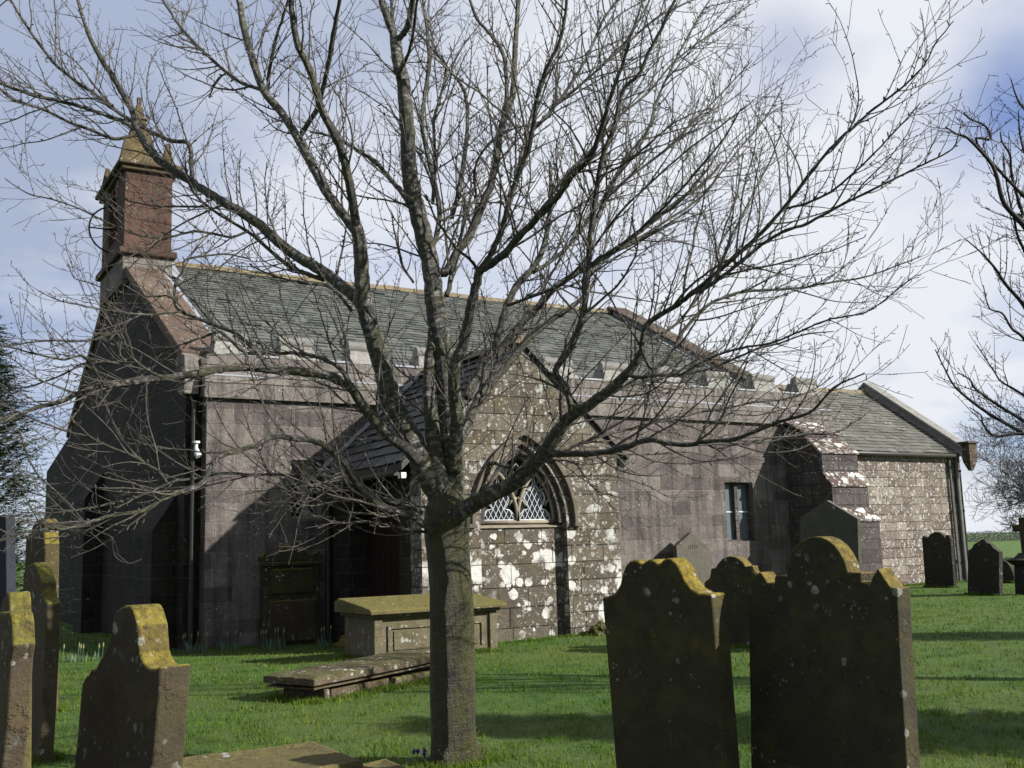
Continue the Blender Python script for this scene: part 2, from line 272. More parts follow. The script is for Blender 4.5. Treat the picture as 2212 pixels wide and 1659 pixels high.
# ------------------------------------------------------------------ mesh helpers
def tag(o, label=None, cat=None, group=None, kind=None):
    for a, v in (('label', label), ('category', cat), ('group', group), ('kind', kind)):
        if v: o[a] = v
    return o
def thing(name, label, cat, loc=(0, 0, 0), group=None):
    o = bpy.data.objects.new(name, None); sc.collection.objects.link(o); o.location = loc; o.empty_display_size = .3
    return tag(o, label, cat, group)
def rootloc(o):
    v = Vector((0, 0, 0))
    while o: v += o.location; o = o.parent
    return v
class MB:
    def __init__(s): s.v = []; s.f = []; s.uv = {}
    def poly(s, pts):
        i = len(s.v); s.v += [tuple(p) for p in pts]; s.f.append(list(range(i, i+len(pts))))
    def prism(s, pts, vec):
        """closed outline swept along vec"""
        n = len(pts); i = len(s.v); vec = Vector(vec); pts = [Vector(p) for p in pts]
        s.v += [tuple(p) for p in pts]+[tuple(p+vec) for p in pts]
        nrm = Vector((0, 0, 0))
        for a in range(n): nrm += pts[a].cross(pts[(a+1) % n])
        flip = nrm.dot(vec) > 0
        f = [list(range(i, i+n)), list(range(i+2*n-1, i+n-1, -1))]
        f += [[i+(a+1) % n, i+a, i+n+a, i+n+(a+1) % n] for a in range(n)]
        if flip: f = [q[::-1] for q in f]
        s.f += f; return s
    def box(s, a, b):
        (x0, y0, z0), (x1, y1, z1) = a, b
        x0, x1 = min(x0, x1), max(x0, x1); y0, y1 = min(y0, y1), max(y0, y1); z0, z1 = min(z0, z1), max(z0, z1)
        return s.prism([(x0, y0, z0), (x1, y0, z0), (x1, y1, z0), (x0, y1, z0)], (0, 0, z1-z0))
    def frustum(s, c, a0, b0, a1, b1, h):
        """box tapering from half sizes (a0,b0) to (a1,b1) over height h"""
        i = len(s.v); x, y, z = c
        for (a, b, zz) in ((a0, b0, z), (a1, b1, z+h)):
            s.v += [(x-a, y-b, zz), (x+a, y-b, zz), (x+a, y+b, zz), (x-a, y+b, zz)]
        s.f += [[i+3, i+2, i+1, i], [i+4, i+5, i+6, i+7]]+[[i+q, i+(q+1) % 4, i+4+(q+1) % 4, i+4+q] for q in range(4)]; return s
    def tube(s, pts, rad, sides=8, cap=True, noisy=0., seed=0):
        pts = [Vector(p) for p in pts]; n = len(pts)
        if not hasattr(rad, '__len__'): rad = [rad]*n
        t = (pts[1]-pts[0]).normalized(); a = t.orthogonal().normalized(); base = len(s.v); L = 0.; f0 = len(s.f)
        if n > 12 or noisy:
            a = Vector((1, 0, 0)); a = (a-t*a.dot(t)).normalized() if abs(t.x) < .9 else a.orthogonal().normalized()
        lens = []
        for j in range(n):
            if j: L += (pts[j]-pts[j-1]).length
            lens.append(L); t2 = (pts[min(j+1, n-1)]-pts[max(j-1, 0)]); t2 = t2.normalized() if t2.length > 1e-9 else t
            a = (a-t2*a.dot(t2)); a = a.normalized() if a.length > 1e-6 else t2.orthogonal().normalized(); bn = t2.cross(a)
            for q in range(sides):
                an = 2*math.pi*q/sides; rr = rad[j]
                if noisy: rr *= 1+noisy*mnoise.noise(Vector((math.cos(an)*1.4+seed, math.sin(an)*1.4, L*2.2)))+noisy*.35*mnoise.noise(Vector((math.cos(an)*5+seed, math.sin(an)*5, L*9)))
                s.v.append(tuple(pts[j]+(a*math.cos(an)+bn*math.sin(an))*rr))
        for j in range(n-1):
            for q in range(sides):
                q2 = (q+1) % sides; s.uv[len(s.f)] = [(q/sides*4, lens[j]), ((q+1)/sides*4, lens[j]), ((q+1)/sides*4, lens[j+1]), (q/sides*4, lens[j+1])]
                s.f.append([base+j*sides+q, base+j*sides+q2, base+(j+1)*sides+q2, base+(j+1)*sides+q])
        if cap:
            s.uv[len(s.f)] = [(0, 0)]*sides; s.f.append([base+q for q in range(sides)][::-1])
            s.uv[len(s.f)] = [(0, lens[-1])]*sides; s.f.append([base+(n-1)*sides+q for q in range(sides)])
        return s
    def build(s, name, mat, parent=None, smooth=False, bevel=0.):
        me = bpy.data.meshes.new(name); off = rootloc(parent); V = np.array(s.v, dtype=float)-np.array(off)
        me.from_pydata(V.tolist(), [], s.f); me.update()
        uvl = me.uv_layers.new(name='UVMap'); uv = np.zeros((len(me.loops), 2))
        W_ = np.array(s.v, dtype=float)
        for p in me.polygons:
            cu = s.uv.get(p.index)
            if cu is not None:
                for a, li in enumerate(p.loop_indices): uv[li] = cu[a]
                continue
            nx, ny, nz = p.normal
            if abs(nz) > .985: t = (1, 0, 0); bt = (0, 1, 0)
            else:
                l = math.hypot(nx, ny); t = (-ny/l, nx/l, 0); bt = (-nz*t[1]*1., nz*t[0], nx*t[1]-ny*t[0]); 
            for li in p.loop_indices:
                c = W_[me.loops[li].vertex_index]; uv[li] = (c[0]*t[0]+c[1]*t[1], c[0]*bt[0]+c[1]*bt[1]+c[2]*bt[2])
        uvl.data.foreach_set('uv', uv.ravel())
        if smooth: me.polygons.foreach_set('use_smooth', [True]*len(me.polygons))
        me.materials.append(M[mat]); o = bpy.data.objects.new(name, me); sc.collection.objects.link(o)
        if parent: o.parent = parent
        if bevel:
            md = o.modifiers.new('bevel', 'BEVEL'); md.width = bevel; md.segments = 3; md.limit_method = 'ANGLE'; md.angle_limit = R(28)
        return o

# ------------------------------------------------------------------ ground
GP = [(0, 0, 0), (3, 5, 0), (5, 8, 0), (8.5, 8, .03), (5, 19, -.1), (2, 19, -.05), (8, 19, -.12), (6.9, 14.0, .1), (5.5, 10.5, .08), (7.2, 17, -.05), (12, 15.5, .06), (16, 18, .05), (24, 20, .08), (29, 21.5, .06), (20, 12, .02), (30, 14, .05), (-3, 12, -.05), (3, 30, -.2)]
def gz(x, y):
    sw = sz = 0.
    for a, b_, c in GP:
        q = 1/((x-a)**2+(y-b_)**2+2.5)**1.5; sw += q; sz += q*c
    z = sz/sw; z += .03*mnoise.noise(Vector((x*.35, y*.35, 0)))+.012*mnoise.noise(Vector((x*1.7, y*1.7, 3)))
    r = math.hypot(x, y)
    if r > 45:
        z *= max(0, 1-(r-45)/30); q = min(1, (r-45)/160); z -= 3.2*q*q*(3-2*q)
        if r > 300: z += 3.4*min(1, (r-300)/500)+3*mnoise.noise(Vector((x*.004, y*.004, 1)))*min(1, (r-300)/300)
    return z
def build_ground():
    b = MB(); rs = [0]+[1.0*1.075**i for i in range(1, 112)]; N = 96
    for r in rs[:1]: b.v.append((0, 0, gz(0, 0)))
    for r in rs[1:]:
        for q in range(N):
            a = 2*math.pi*q/N; x, y = r*math.cos(a), r*math.sin(a); b.v.append((x, y, gz(x, y)))
    for q in range(N): b.f.append([0, 1+q, 1+(q+1) % N])
    for j in range(len(rs)-2):
        for q in range(N):
            q2 = (q+1) % N; b.f.append([1+j*N+q, 1+(j+1)*N+q, 1+(j+1)*N+q2, 1+j*N+q2])
    o = b.build('ground', 'turf', smooth=True); tag(o, kind='structure')
build_ground()
def in_church(x, y):
    return (x > 4.9 and y > 19.65) or (7.7 < x < 11.85 and y > 15.65) or (20.1 < x < 21.6 and y > 17.85)
def build_grass():
    n = 300000; rng = np.random.default_rng(3)
    r = 5.0*np.exp(rng.random(n)*math.log(38/5.0)); a = R(22)+rng.random(n)*R(76)
    x = r*np.cos(a); y = r*np.sin(a)
    keep = ~(((x > 4.9) & (y > 19.65)) | ((x > 7.7) & (x < 11.85) & (y > 15.65)) | ((x > 20.1) & (x < 21.6) & (y > 17.85)))
    clump = np.array([mnoise.noise(Vector((xx*3.1, yy*3.1, 7))) for xx, yy in zip(x, y)])
    keep &= rng.random(n) < .55+.9*clump
    x, y, r, clump = x[keep], y[keep], r[keep], clump[keep]
    ex = []
    for (x0, y0, x1, y1, w_, m_) in FEET:
        t = rng.random(m_); ex.append(np.stack([x0+(x1-x0)*t+rng.normal(0, w_, m_), y0+(y1-y0)*t+rng.normal(0, w_, m_)], 1))
    ex = np.concatenate(ex); x = np.concatenate([x, ex[:, 0]]); y = np.concatenate([y, ex[:, 1]]); r = np.concatenate([r, np.hypot(ex[:, 0], ex[:, 1])]); clump = np.concatenate([clump, rng.random(len(ex))*1.2]); n = len(x)
    z = np.array([gz(xx, yy) for xx, yy in zip(x, y)])-.006
    h = (.018+.034*rng.random(n)+.032*np.clip(clump, 0, 1)**1.3)*(.9+r*.012); wd = (.0022+.0016*rng.random(n))*(.7+r*.11)
    an = rng.random(n)*2*math.pi; le = rng.normal(0, .35, (n, 2))*h[:, None]
    c, s_ = np.cos(an)*wd, np.sin(an)*wd
    V = np.empty((n, 3, 3)); V[:, 0] = np.stack([x-c, y-s_, z], 1); V[:, 1] = np.stack([x+c, y+s_, z], 1); V[:, 2] = np.stack([x+le[:, 0], y+le[:, 1], z+h], 1)
    me = bpy.data.meshes.new('grass'); me.vertices.add(n*3); me.vertices.foreach_set('co', V.ravel()); me.loops.add(n*3); me.loops.foreach_set('vertex_index', np.arange(n*3))
    me.polygons.add(n); me.polygons.foreach_set('loop_start', np.arange(n)*3); me.update(calc_edges=True); me.materials.append(M['blade'])
    o = bpy.data.objects.new('grass', me); sc.collection.objects.link(o); tag(o, 'short rough green grass of the churchyard lawn', 'grass', kind='stuff')
# ------------------------------------------------------------------ church
YN, XG, YRD, ZRD = 19.7, 5.0, 27.0, 9.05
church = thing('church', 'long low sandstone church with slate roof, red bellcote, parapet and lichened gabled porch', 'church', (12, 20, 0))
def wall_rects(mb, x0, x1, z0, z1, y0, y1, holes):
    """wall in the X-Z plane with rectangular holes (hx0,hx1,hz0,hz1), built of butted boxes"""
    xs = sorted({x0, x1, *[h[0] for h in holes], *[h[1] for h in holes]})
    for a, b in zip(xs, xs[1:]):
        hh = [h for h in holes if h[0] <= a and h[1] >= b]
        if not hh: mb.box((a, y0, z0), (b, y1, z1))
        else: h = hh[0]; mb.box((a, y0, z0), (b, y1, h[2])); mb.box((a, y0, h[3]), (b, y1, z1))
W1 = (18.08, 19.02, 1.58, 3.03); W2 = (6.93, 7.62, 2.25, 3.40)
mb = MB(); wall_rects(mb, 5.3, 21.98, -.5, 4.58, YN, YN+.7, [W1, W2]); mb.build('nave_wall', 'nave', church)
mb = MB(); mb.box((5.24, YN-.05, 4.58), (22.02, YN+.7, 4.965)); mb.build('parapet_course', 'nave_up', church)
mb = MB(); mb.box((5.22, YN-.10, 4.53), (22.04, YN-.052, 4.60)); mb.build('string_course', 'nave_up', church, bevel=.012)
mb = MB(); mb.box((5.30, YN+.07, 4.966), (22.0, YN+.68, 5.385)); mb.build('parapet_wall', 'nave_up', church)
mb = MB(); mb.prism([(5.24, YN-.06, 4.967), (5.24, YN+.069, 4.967), (5.24, YN+.069, 5.02), (5.24, YN-.06, 4.99)], (16.79, 0, 0)); mb.build('ledge_flashing', 'lead', church)
mx0 = [5.42, 6.72, 8.19, 9.75, 11.35, 12.95, 14.6, 16.2, 17.82, 19.4, 20.98]
prev = 5.3
for i, x0 in enumerate(mx0):
    x1 = x0+.93 if i > 1 else x0+.84
    m_ = MB(); zt = 5.74; i0 = len(m_.v); y0, y1 = YN+.06, YN+.69; ym = YN+.42
    m_.v += [(x0, y0, 5.387), (x1, y0, 5.387), (x1, y1, 5.387), (x0, y1, 5.387), (x0+.10, y0+.20, zt), (x1-.13, y0+.20, zt), (x1-.13, y1-.10, zt), (x0+.10, y1-.10, zt)]
    m_.f += [[3, 2, 1, 0], [4, 5, 6, 7]]+[[q, (q+1) % 4, 4+(q+1) % 4, 4+q] for q in range(4)]
    mer = m_.build('merlon', 'merlon', church, bevel=.015)
    r_ = MB(); r_.tube([(x0+.05, ym-.11, zt+.03), (x0+.4, ym-.11, zt+.03), (x1-.08, ym-.11, zt+.03)], [.115, .12, .115], 14); r_.build('roll_capping', 'merlon', mer, smooth=False)
    if i and x0-prev > .2:
        g = MB(); g.box((prev+.02, YN+.045, 5.387), (x0-.02, YN+.66, 5.425)); g.build('crenel_flashing', 'lead', church)
    prev = x1
# windows in the nave wall
def rect_window(h, lights, y, cames=True, t=.07, gm='glass', mm='tracery'):
    x0, x1, z0, z1 = h; f = MB()
    f.box((x0, y, z0), (x0+t, y+.16, z1)); f.box((x1-t, y, z0), (x1, y+.16, z1)); f.box((x0+t, y, z1-t), (x1-t, y+.16, z1)); f.box((x0+t, y, z0), (x1-t, y+.16, z0+t))
    fw = (x1-x0)/lights
    for q in range(1, lights): f.box((x0+fw*q-.06, y, z0+t), (x0+fw*q+.06, y+.16, z1-t))
    fr = f.build('window', mm, church, bevel=.01)
    g = MB(); g.box((x0+.01, y+.10, z0+.01), (x1-.01, y+.13, z1-.01)); g.build('pane', gm, fr)
    c = MB(); s_ = .115
    if not cames:
        c.box((x0+t, y+.08, (z0+z1)/2-.015), (x1-t, y+.10, (z0+z1)/2+.015)); c.build('glazing_bar', 'came', fr); return
    for q in range(-14, 30):
        for sg in (1, -1):
            pts = []
            for zz in np.linspace(z0+t, z1-t, 40):
                xx = (x0+q*s_+sg*(zz-z0)*.62) if sg > 0 else (x1-q*s_-(zz-z0)*.62)
                if x0+t < xx < x1-t: pts.append((xx, y+.09, zz))
            if len(pts) > 2: c.tube([pts[0], pts[-1]], .0045, 4)
    c.build('lead_came', 'came', fr)
rect_window(W1, 2, YN+.12, False, .035, 'glass2', 'buttress'); rect_window(W2, 2, YN+.14)
for xa_, xb_ in ((17.7, 19.5), (6.6, 8.0)): mb = MB(); mb.box((xa_, YN+.71, 1), (xb_, YN+1.0, 3.8)); mb.build('window_recess', 'dark', church)
# west gable wall and coping
def sl(y): return ZRD-(abs(y-YRD))*.545
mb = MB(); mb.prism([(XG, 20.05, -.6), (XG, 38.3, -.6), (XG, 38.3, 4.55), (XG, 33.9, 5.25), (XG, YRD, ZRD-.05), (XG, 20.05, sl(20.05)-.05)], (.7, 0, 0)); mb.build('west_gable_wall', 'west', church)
for sgn in (-1, 1):
    ya, yb = (20.15, 25.9) if sgn < 0 else (33.9, 28.1)
    mb = MB(); mb.prism([(XG-.07, ya, sl(ya)-.06), (XG-.07, ya, sl(ya)+.17), (XG-.07, yb, sl(yb)+.17), (XG-.07, yb, sl(yb)-.06)], (.86, 0, 0))
    cp = mb.build('gable_coping', 'coping', church, bevel=.02)
mb = MB(); mb.prism([(XG-.1, 19.86, 4.62), (XG-.1, 19.80, 5.0), (XG-.1, 19.86, 5.36), (XG-.1, 20.14, 5.44), (XG-.1, 20.5, 5.4), (XG-.1, 20.5, 4.9), (XG-.1, 20.1, 4.62)], (.29, 0, 0)); mb.prism([(XG+.2, 19.78, 4.967), (XG+.2, 19.78, 5.3), (XG+.2, 20.2, 5.42), (XG+.2, 20.2, 4.967)], (.25, 0, 0)); mb.build('kneeler', 'nave_up', church, bevel=.02)
mb = MB(); mb.prism([(XG+.80, 20.3, sl(20.3)+.08), (XG+.80, 20.3, sl(20.3)+.12), (XG+.80, 25.7, sl(25.7)+.12), (XG+.80, 25.7, sl(25.7)+.08)], (.10, 0, 0)); mb.build('verge_flashing', 'lead', church)
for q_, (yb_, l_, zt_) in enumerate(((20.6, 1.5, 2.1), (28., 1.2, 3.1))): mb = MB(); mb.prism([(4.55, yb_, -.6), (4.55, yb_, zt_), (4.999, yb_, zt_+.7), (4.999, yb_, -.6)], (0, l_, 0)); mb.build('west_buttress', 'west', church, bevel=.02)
# slated roofs: each slate a thin plate of its own island
def slates(name, mat, o, ux, up, L, H, row=.25, wd=.30, lift=.016, cut=None):
    """o lower left corner, ux along the eave, up along the slope"""
    ux = Vector(ux).normalized(); up = Vector(up).normalized(); nn = ux.cross(up); o = Vector(o); m_ = MB(); j = 0; h = 0.
    while h < H-.02:
        rw = row*(1-.25*h/H); x = -random.random()*wd
        while x < L:
            w_ = wd*random.uniform(.7, 1.25); a, b_ = max(x, 0), min(x+w_-.006, L)
            if cut: a, b_ = cut(a, b_, h, rw)
            if b_-a > .03:
                d0 = lift*random.uniform(.9, 2.2)*(1 if random.random() > .03 else 1.35); dz = random.uniform(-.014, .014)-(.03 if random.random() < .004 else 0)
                P = lambda q, hh, d: tuple(o+ux*q+up*hh+nn*d)
                h0, h1 = h+dz, min(h+rw*1.12, H); i = len(m_.v)
                m_.v += [P(a, h0, d0), P(b_, h0, d0+random.uniform(-.003, .003)), P(b_, h1, .002), P(a, h1, .002), P(a, h0, d0-.014), P(b_, h0, d0-.014)]
                m_.f += [[i, i+1, i+2, i+3], [i+4, i+5, i+1, i], [i+4, i, i+3], [i+1, i+5, i+2]]
            x += w_
        h += rw; j += 1
    return m_.build(name, mat, church)
XE = 20.3
mb = MB(); y0 = YN+.6
mb.prism([(5.69, y0, sl(y0)-.25), (5.69, YRD, ZRD-.12), (5.69, 33.8, sl(33.8)-.12), (5.69, 33.8, 4), (5.69, y0, 4)], (XE-5.69-.15, 0, 0)); mb.build('roof', 'dark', church)
slates('roof_slates', 'slate', (5.72, y0, sl(y0)-.04), (1, 0, 0), (0, 1, .545), XE-5.72-.1, (YRD-y0)*math.hypot(1, .545))
mb = MB(); mb.prism([(5.8, YRD, ZRD-.05), (5.8, 33.8, sl(33.8)-.05), (5.8, 33.8, sl(33.8)-.1), (5.8, YRD, ZRD-.1)], (XE-5.9, 0, 0)); mb.build('north_roof_slates', 'slate', church)
def ridge(name, x0, x1, y, z, n):
    m_ = MB(); w_ = (x1-x0)/n
    for q in range(n):
        dz = random.uniform(-.018, .018)-.03*math.sin(math.pi*q/n); m_.prism([(x0+q*w_+.004, y-.16, z-.09+dz), (x0+q*w_+.004, y-.03, z+.07+dz), (x0+q*w_+.004, y+.03, z+.07+dz), (x0+q*w_+.004, y+.16, z-.09+dz)], (w_-.008, 0, 0))
    return m_.build(name, 'ridge', church, bevel=.012)
ridge('ridge_tiles', 6.1, XE-.05, YRD, ZRD+.02, 30)
# east gable of the nave
mb = MB(); mb.prism([(XE, 20.4, 4.4), (XE, YRD, ZRD+.02), (XE, 33.6, 4.4)], (.55, 0, 0)); mb.build('east_gable_wall', 'red', church)
for ya, yb in ((20.0, YRD-.004), (33.9, YRD+.004)):
    mb = MB(); mb.prism([(XE-.12, ya, sl(ya)+.10), (XE-.12, ya, sl(ya)+.20), (XE-.12, yb, sl(yb)+.20), (XE-.12, yb, sl(yb)+.10)], (.75, 0, 0)); mb.build('east_gable_coping', 'coping2', church, bevel=.02)
mb = MB(); mb.prism([(XE-.06, 20.5, sl(20.5)-.02), (XE-.06, 20.5, sl(20.5)+.097), (XE-.06, YRD-.2, sl(YRD-.2)+.097), (XE-.06, YRD-.2, sl(YRD-.2)-.02)], (.05, 0, 0)); mb.build('east_verge_flashing', 'lead', church)
mb = MB(); mb.box((20.4, 20.41, -.4), (21.95, 33, 4.57)); mb.build('nave_east_wall', 'nave', church)
# buttress at the south-east corner of the nave
def butt(prof, name, mat, x0, x1, parent=church, bv=.012):
    m_ = MB(); m_.prism([(x0, y, z) for y, z in prof], (x1-x0, 0, 0)); return m_.build(name, mat, parent, bevel=bv)
bt = butt([(YN-.001, -.5), (17.92, -.5), (17.92, 1.93), (18.20, 2.25), (18.20, 2.80), (18.45, 3.16), (18.45, 3.64), (18.95, 4.02), (18.95, 4.2), (YN-.001, 4.52)], 'buttress', 'buttress', 20.2, 21.5)
butt([(18.43, 3.66), (18.40, 3.70), (18.92, 4.12), (18.95, 4.03)], 'weathering', 'weathering', 20.17, 21.53, bt)
butt([(18.18, 2.82), (18.15, 2.86), (18.44, 3.22), (18.45, 3.17)], 'weathering', 'weathering', 20.17, 21.53, bt)
butt([(17.90, 1.95), (17.87, 1.99), (18.19, 2.32), (18.20, 2.26)], 'weathering', 'weathering', 20.17, 21.53, bt)
butt([(18.93, 4.22), (18.90, 4.26), (19.60, 4.62), (19.62, 4.55)], 'weathering', 'weathering', 20.17, 21.53, bt)
# chancel
CY0, CX1, CYR, CZR, CZE = 22.2, 30.75, 25.6, 6.72, 4.22
mb = MB(); mb.box((21.96, CY0, -.4), (CX1-.02, CY0+.6, 3.92)); mb.build('chancel_wall', 'chancel', church)
mb = MB(); mb.box((21.96, CY0-.03, 3.92), (CX1, CY0+.6, 4.17)); mb.build('wall_head_course', 'chancel', church, bevel=.01)
mb = MB(); mb.box((CX1-.45, CY0-.012, -.4), (CX1+.01, CY0-.001, 3.92)); mb.build('quoins', 'nave', church)
cs = (CZR-CZE)/(CYR-CY0+.12)
mb = MB(); mb.prism([(21.96, CY0-.1, CZE-.06), (21.96, CYR, CZR-.03), (21.96, 29.1, CZE), (21.96, 29.1, 3), (21.96, CY0+.1, 4.0)], (CX1-21.96-.3, 0, 0)); mb.build('chancel_roof', 'dark', church)
slates('chancel_roof_slates', 'slate2', (21.5, CY0-.17, CZE-.03), (1, 0, 0), (0, 1, cs), CX1-21.5-.25, (CYR-CY0+.14)*math.hypot(1, cs), row=.22, wd=.34)
ridge('chancel_ridge_tiles', 21.6, CX1-.3, CYR, CZR+.02, 17)
mb = MB(); mb.prism([(CX1-.25, CY0+.02, -.4), (CX1-.25, CY0+.02, 4.2), (CX1-.25, CYR, CZR-.02), (CX1-.25, 29, 4.2), (CX1-.25, 29, -.4)], (.28, 0, 0)); mb.build('chancel_gable_wall', 'chancel', church)
for ya, yb in ((CY0-.30, CYR-.004), (29.4, CYR+.004)):
    q = lambda y: CZR-abs(y-CYR)*cs
    mb = MB(); mb.prism([(CX1-.30, ya, q(ya)+.28), (CX1-.30, ya, q(ya)+.39), (CX1-.30, yb, q(yb)+.39), (CX1-.30, yb, q(yb)+.28)], (.5, 0, 0)); mb.build('chancel_coping', 'merlon', church, bevel=.02)
    mb = MB(); mb.prism([(CX1-.24, ya, q(ya)-.03), (CX1-.24, ya, q(ya)+.279), (CX1-.24, yb, q(yb)+.279), (CX1-.24, yb, q(yb)-.03)], (.34, 0, 0)); mb.build('coping_upstand', 'merlon', church)
mb = MB(); mb.box((CX1-.2, CY0-.56, 4.12), (CX1+.2, CY0-.25, 4.50)); mb.box((CX1-.3, CY0-.62, 4.501), (CX1+.27, CY0-.2, 4.57)); mb.frustum((CX1-.02, CY0-.42, 3.62), .07, .05, .19, .14, .30); mb.frustum((CX1-.02, CY0-.42, 3.921), .19, .14, .20, .16, .198); mb.build('kneeler', 'coping2', church, bevel=.015)
mb = MB(); mb.tube([(21.9, CY0-.2, 4.12), (CX1-.3, CY0-.2, 4.12)], .065, 10); mb.build('gutter', 'gutter', church, smooth=True)
for xx, rr, zt in ((CX1-.62, .045, 4.1), (CX1-.28, .06, 4.1), (CX1-.10, .025, 3.6)):
    mb = MB(); mb.tube([(xx, CY0-.07, -.1), (xx, CY0-.07, zt)], rr, 10)
    for zz in (.7, 2.3, 3.6): mb.tube([(xx, CY0-.07, zz), (xx, CY0-.07, zz+.07)], rr+.015, 10)
    mb.build('downpipe', 'pipe' if rr > .03 else 'gutter', church, smooth=False)
# downpipe and lamp at the west corner
mb = MB(); p0 = onY(416, 1000, 19.9); mb.tube([(p0.x+.02, 19.93, -.3), (p0.x+.02, 19.93, 4.5)], .05, 10); mb.build('downpipe', 'gutter', church)
pl_ = onY(425, 965, 19.75); mb = MB(); mb.tube([(pl_.x, 19.8, pl_.z+.11), (pl_.x, 19.8, pl_.z+.07), (pl_.x, 19.8, pl_.z+.06), (pl_.x, 19.8, pl_.z-.02), (pl_.x+.03, 19.76, pl_.z-.16), (pl_.x+.04, 19.75, pl_.z-.18)], [.07, .07, .035, .035, .065, .06], 12)
lamp = mb.build('floodlight', 'white', church, smooth=False); mb = MB(); mb.box((pl_.x-.02, 19.83, pl_.z-.05), (pl_.x+.10, 19.86, pl_.z-.02)); mb.build('bracket', 'gutter', lamp)
# bellcote
BY0, BY1, BX0, BX1 = 25.75, 28.6, 4.88, 6.0
bc = MB(); bcx, bcy = (BX0+BX1)/2, (BY0+BY1)/2
bc.box((BX0, BY0, 9.0), (BX1, BY0+.85, 10.95)); bc.box((BX0, BY1-.85, 9.0), (BX1, BY1, 10.95)); bc.box((BX0, BY0+.85, 9.0), (BX1, BY1-.85, 9.45))
an = [(math.cos(t), math.sin(t)) for t in np.linspace(0, math.pi, 13)]; hw = (BY1-BY0)/2-.85
bc.prism([(BX0, bcy+hw, 10.95)]+[(BX0, bcy+hw*c, 10.1+.75*s_) for c, s_ in an]+[(BX0, bcy-hw, 10.95)], (BX1-BX0, 0, 0))
bell_ = bc.build('bellcote', 'red', church, bevel=.015)
mb = MB(); mb.box((BX0-.13, BY0-.13, 8.82), (BX1+.13, BY1+.13, 8.999)); mb.build('base_moulding', 'red', bell_, bevel=.05)
mb = MB(); mb.box((BX0-.02, BY0-.02, 8.1), (BX1+.02, BY1+.02, 8.82)); mb.build('bellcote_base', 'nave_up', bell_, bevel=.02)
mb = MB(); mb.box((BX0-.1, BY0-.1, 10.951), (BX1+.1, BY1+.1, 11.06)); mb.box((BX0-.19, BY0-.19, 11.061), (BX1+.19, BY1+.19, 11.17)); mb.build('cornice', 'mossy_cap', bell_, bevel=.03)
mb = MB(); mb.frustum((bcx, bcy, 11.171), .72, 1.6, .40, .62, .55); mb.build('cap', 'mossy_cap', bell_, bevel=.02)
mb = MB(); mb.frustum((bcx, bcy, 11.721), .40, .5, .13, .15, 1.1); mb.frustum((bcx, bcy, 12.82), .19, .2, .17, .18, .06); mb.frustum((bcx, bcy, 12.88), .12, .13, .07, .07, .38); mb.frustum((bcx, bcy, 13.26), .05, .05, .06, .06, .2); mb.build('spirelet', 'mossy_cap', bell_, bevel=.012)
for (xx, yy) in ((BX0+.05, BY0+.3), (BX1-.08, BY0+.25), (BX1-.08, BY1-.3), (BX0+.05, BY1-.15)):
    mb = MB(); mb.frustum((xx, yy, 11.2), .16, .16, .13, .13, .22); mb.frustum((xx, yy, 11.421), .12, .12, .045, .045, .45); mb.build('pinnacle', 'mossy_cap', bell_, bevel=.012)
mb = MB(); ctr = Vector((5.0, 27.6, 9.95)); mb.tube([ctr+Vector((math.cos(t)*.62, 0, math.sin(t)*.62)) for t in np.linspace(0, 2*math.pi, 33)], .022, 6, cap=False)
for q in range(1): mb.tube([ctr+Vector((math.cos(q*math.pi/4)*.6, 0, math.sin(q*math.pi/4)*.6)), ctr-Vector((math.cos(q*math.pi/4)*.6, 0, math.sin(q*math.pi/4)*.6))], .02, 5)
mb.build('bell_wheel', 'iron', bell_)
mb = MB(); mb.tube([(bcx, bcy, 9.95), (bcx, bcy, 9.7), (bcx, bcy, 9.5), (bcx, bcy, 9.46)], [.10, .2, .28, .31], 18); mb.build('bell', 'bell', bell_, smooth=True)
mb = MB(); mb.tube([(bcx, BY0+.87, 10.02), (bcx, BY1-.87, 10.02)], .05, 8); mb.build('bell_headstock', 'iron', bell_)
mb = MB(); mb.prism([(BX1+.021, BY0-.03, 8.42), (BX1+.32, BY0-.03, 8.3), (BX1+.021, BY0-.03, 8.78)], (0, .5, 0)); mb.build('lead_apron', 'lead', bell_)

# porch
PX0, PX1, PY, PYB, PE, PA = 7.75, 11.78, 15.7, YN-.002, 3.0, 5.05
pxm = 9.78
def pz(x): return PA-abs(x-pxm)*.91
jl, jr, spr, apz = 8.86, 10.62, 2.0, 3.38
def arch(x0, x1, zs, za, n=12, left2right=True):
    """pointed arch outline points from right springing over the apex to the left one"""
    xm = (x0+x1)/2; h = za-zs; a = xm-x0; Rr = (h*h+a*a)/(2*a); pts = []
    cx = x1-Rr; t1 = math.asin(min(1, h/Rr))
    for q in range(n+1): t = t1*q/n; pts.append((cx+Rr*math.cos(t), zs+Rr*math.sin(t)))
    cx = x0+Rr
    for q in range(n, -1, -1)[1:] if False else list(range(n-1, -1, -1)): t = t1*q/n; pts.append((cx-Rr*math.cos(t), zs+Rr*math.sin(t)))
    return pts
ar = arch(jl, jr, spr, apz)
out = [(PX0, -.4), (PX0, pz(PX0)), (pxm, PA), (PX1, pz(PX1)), (PX1, -.4), (jr, -.4)]+ar+[(jl, -.4)]
mb = MB(); mb.prism([(x, PY, z) for x, z in out], (0, .42, 0)); mb.build('porch_front_wall', 'porch', church)
mb = MB(); wx = 8.98; mb.prism([(x, PY+.17, z) for x, z in [(jl+.001, -.4), (jl+.001, 1.93), (jr-.001, 1.93), (jr-.001, -.4)]], (0, .2, 0)); mb.build('blocked_arch_infill', 'infill', church)
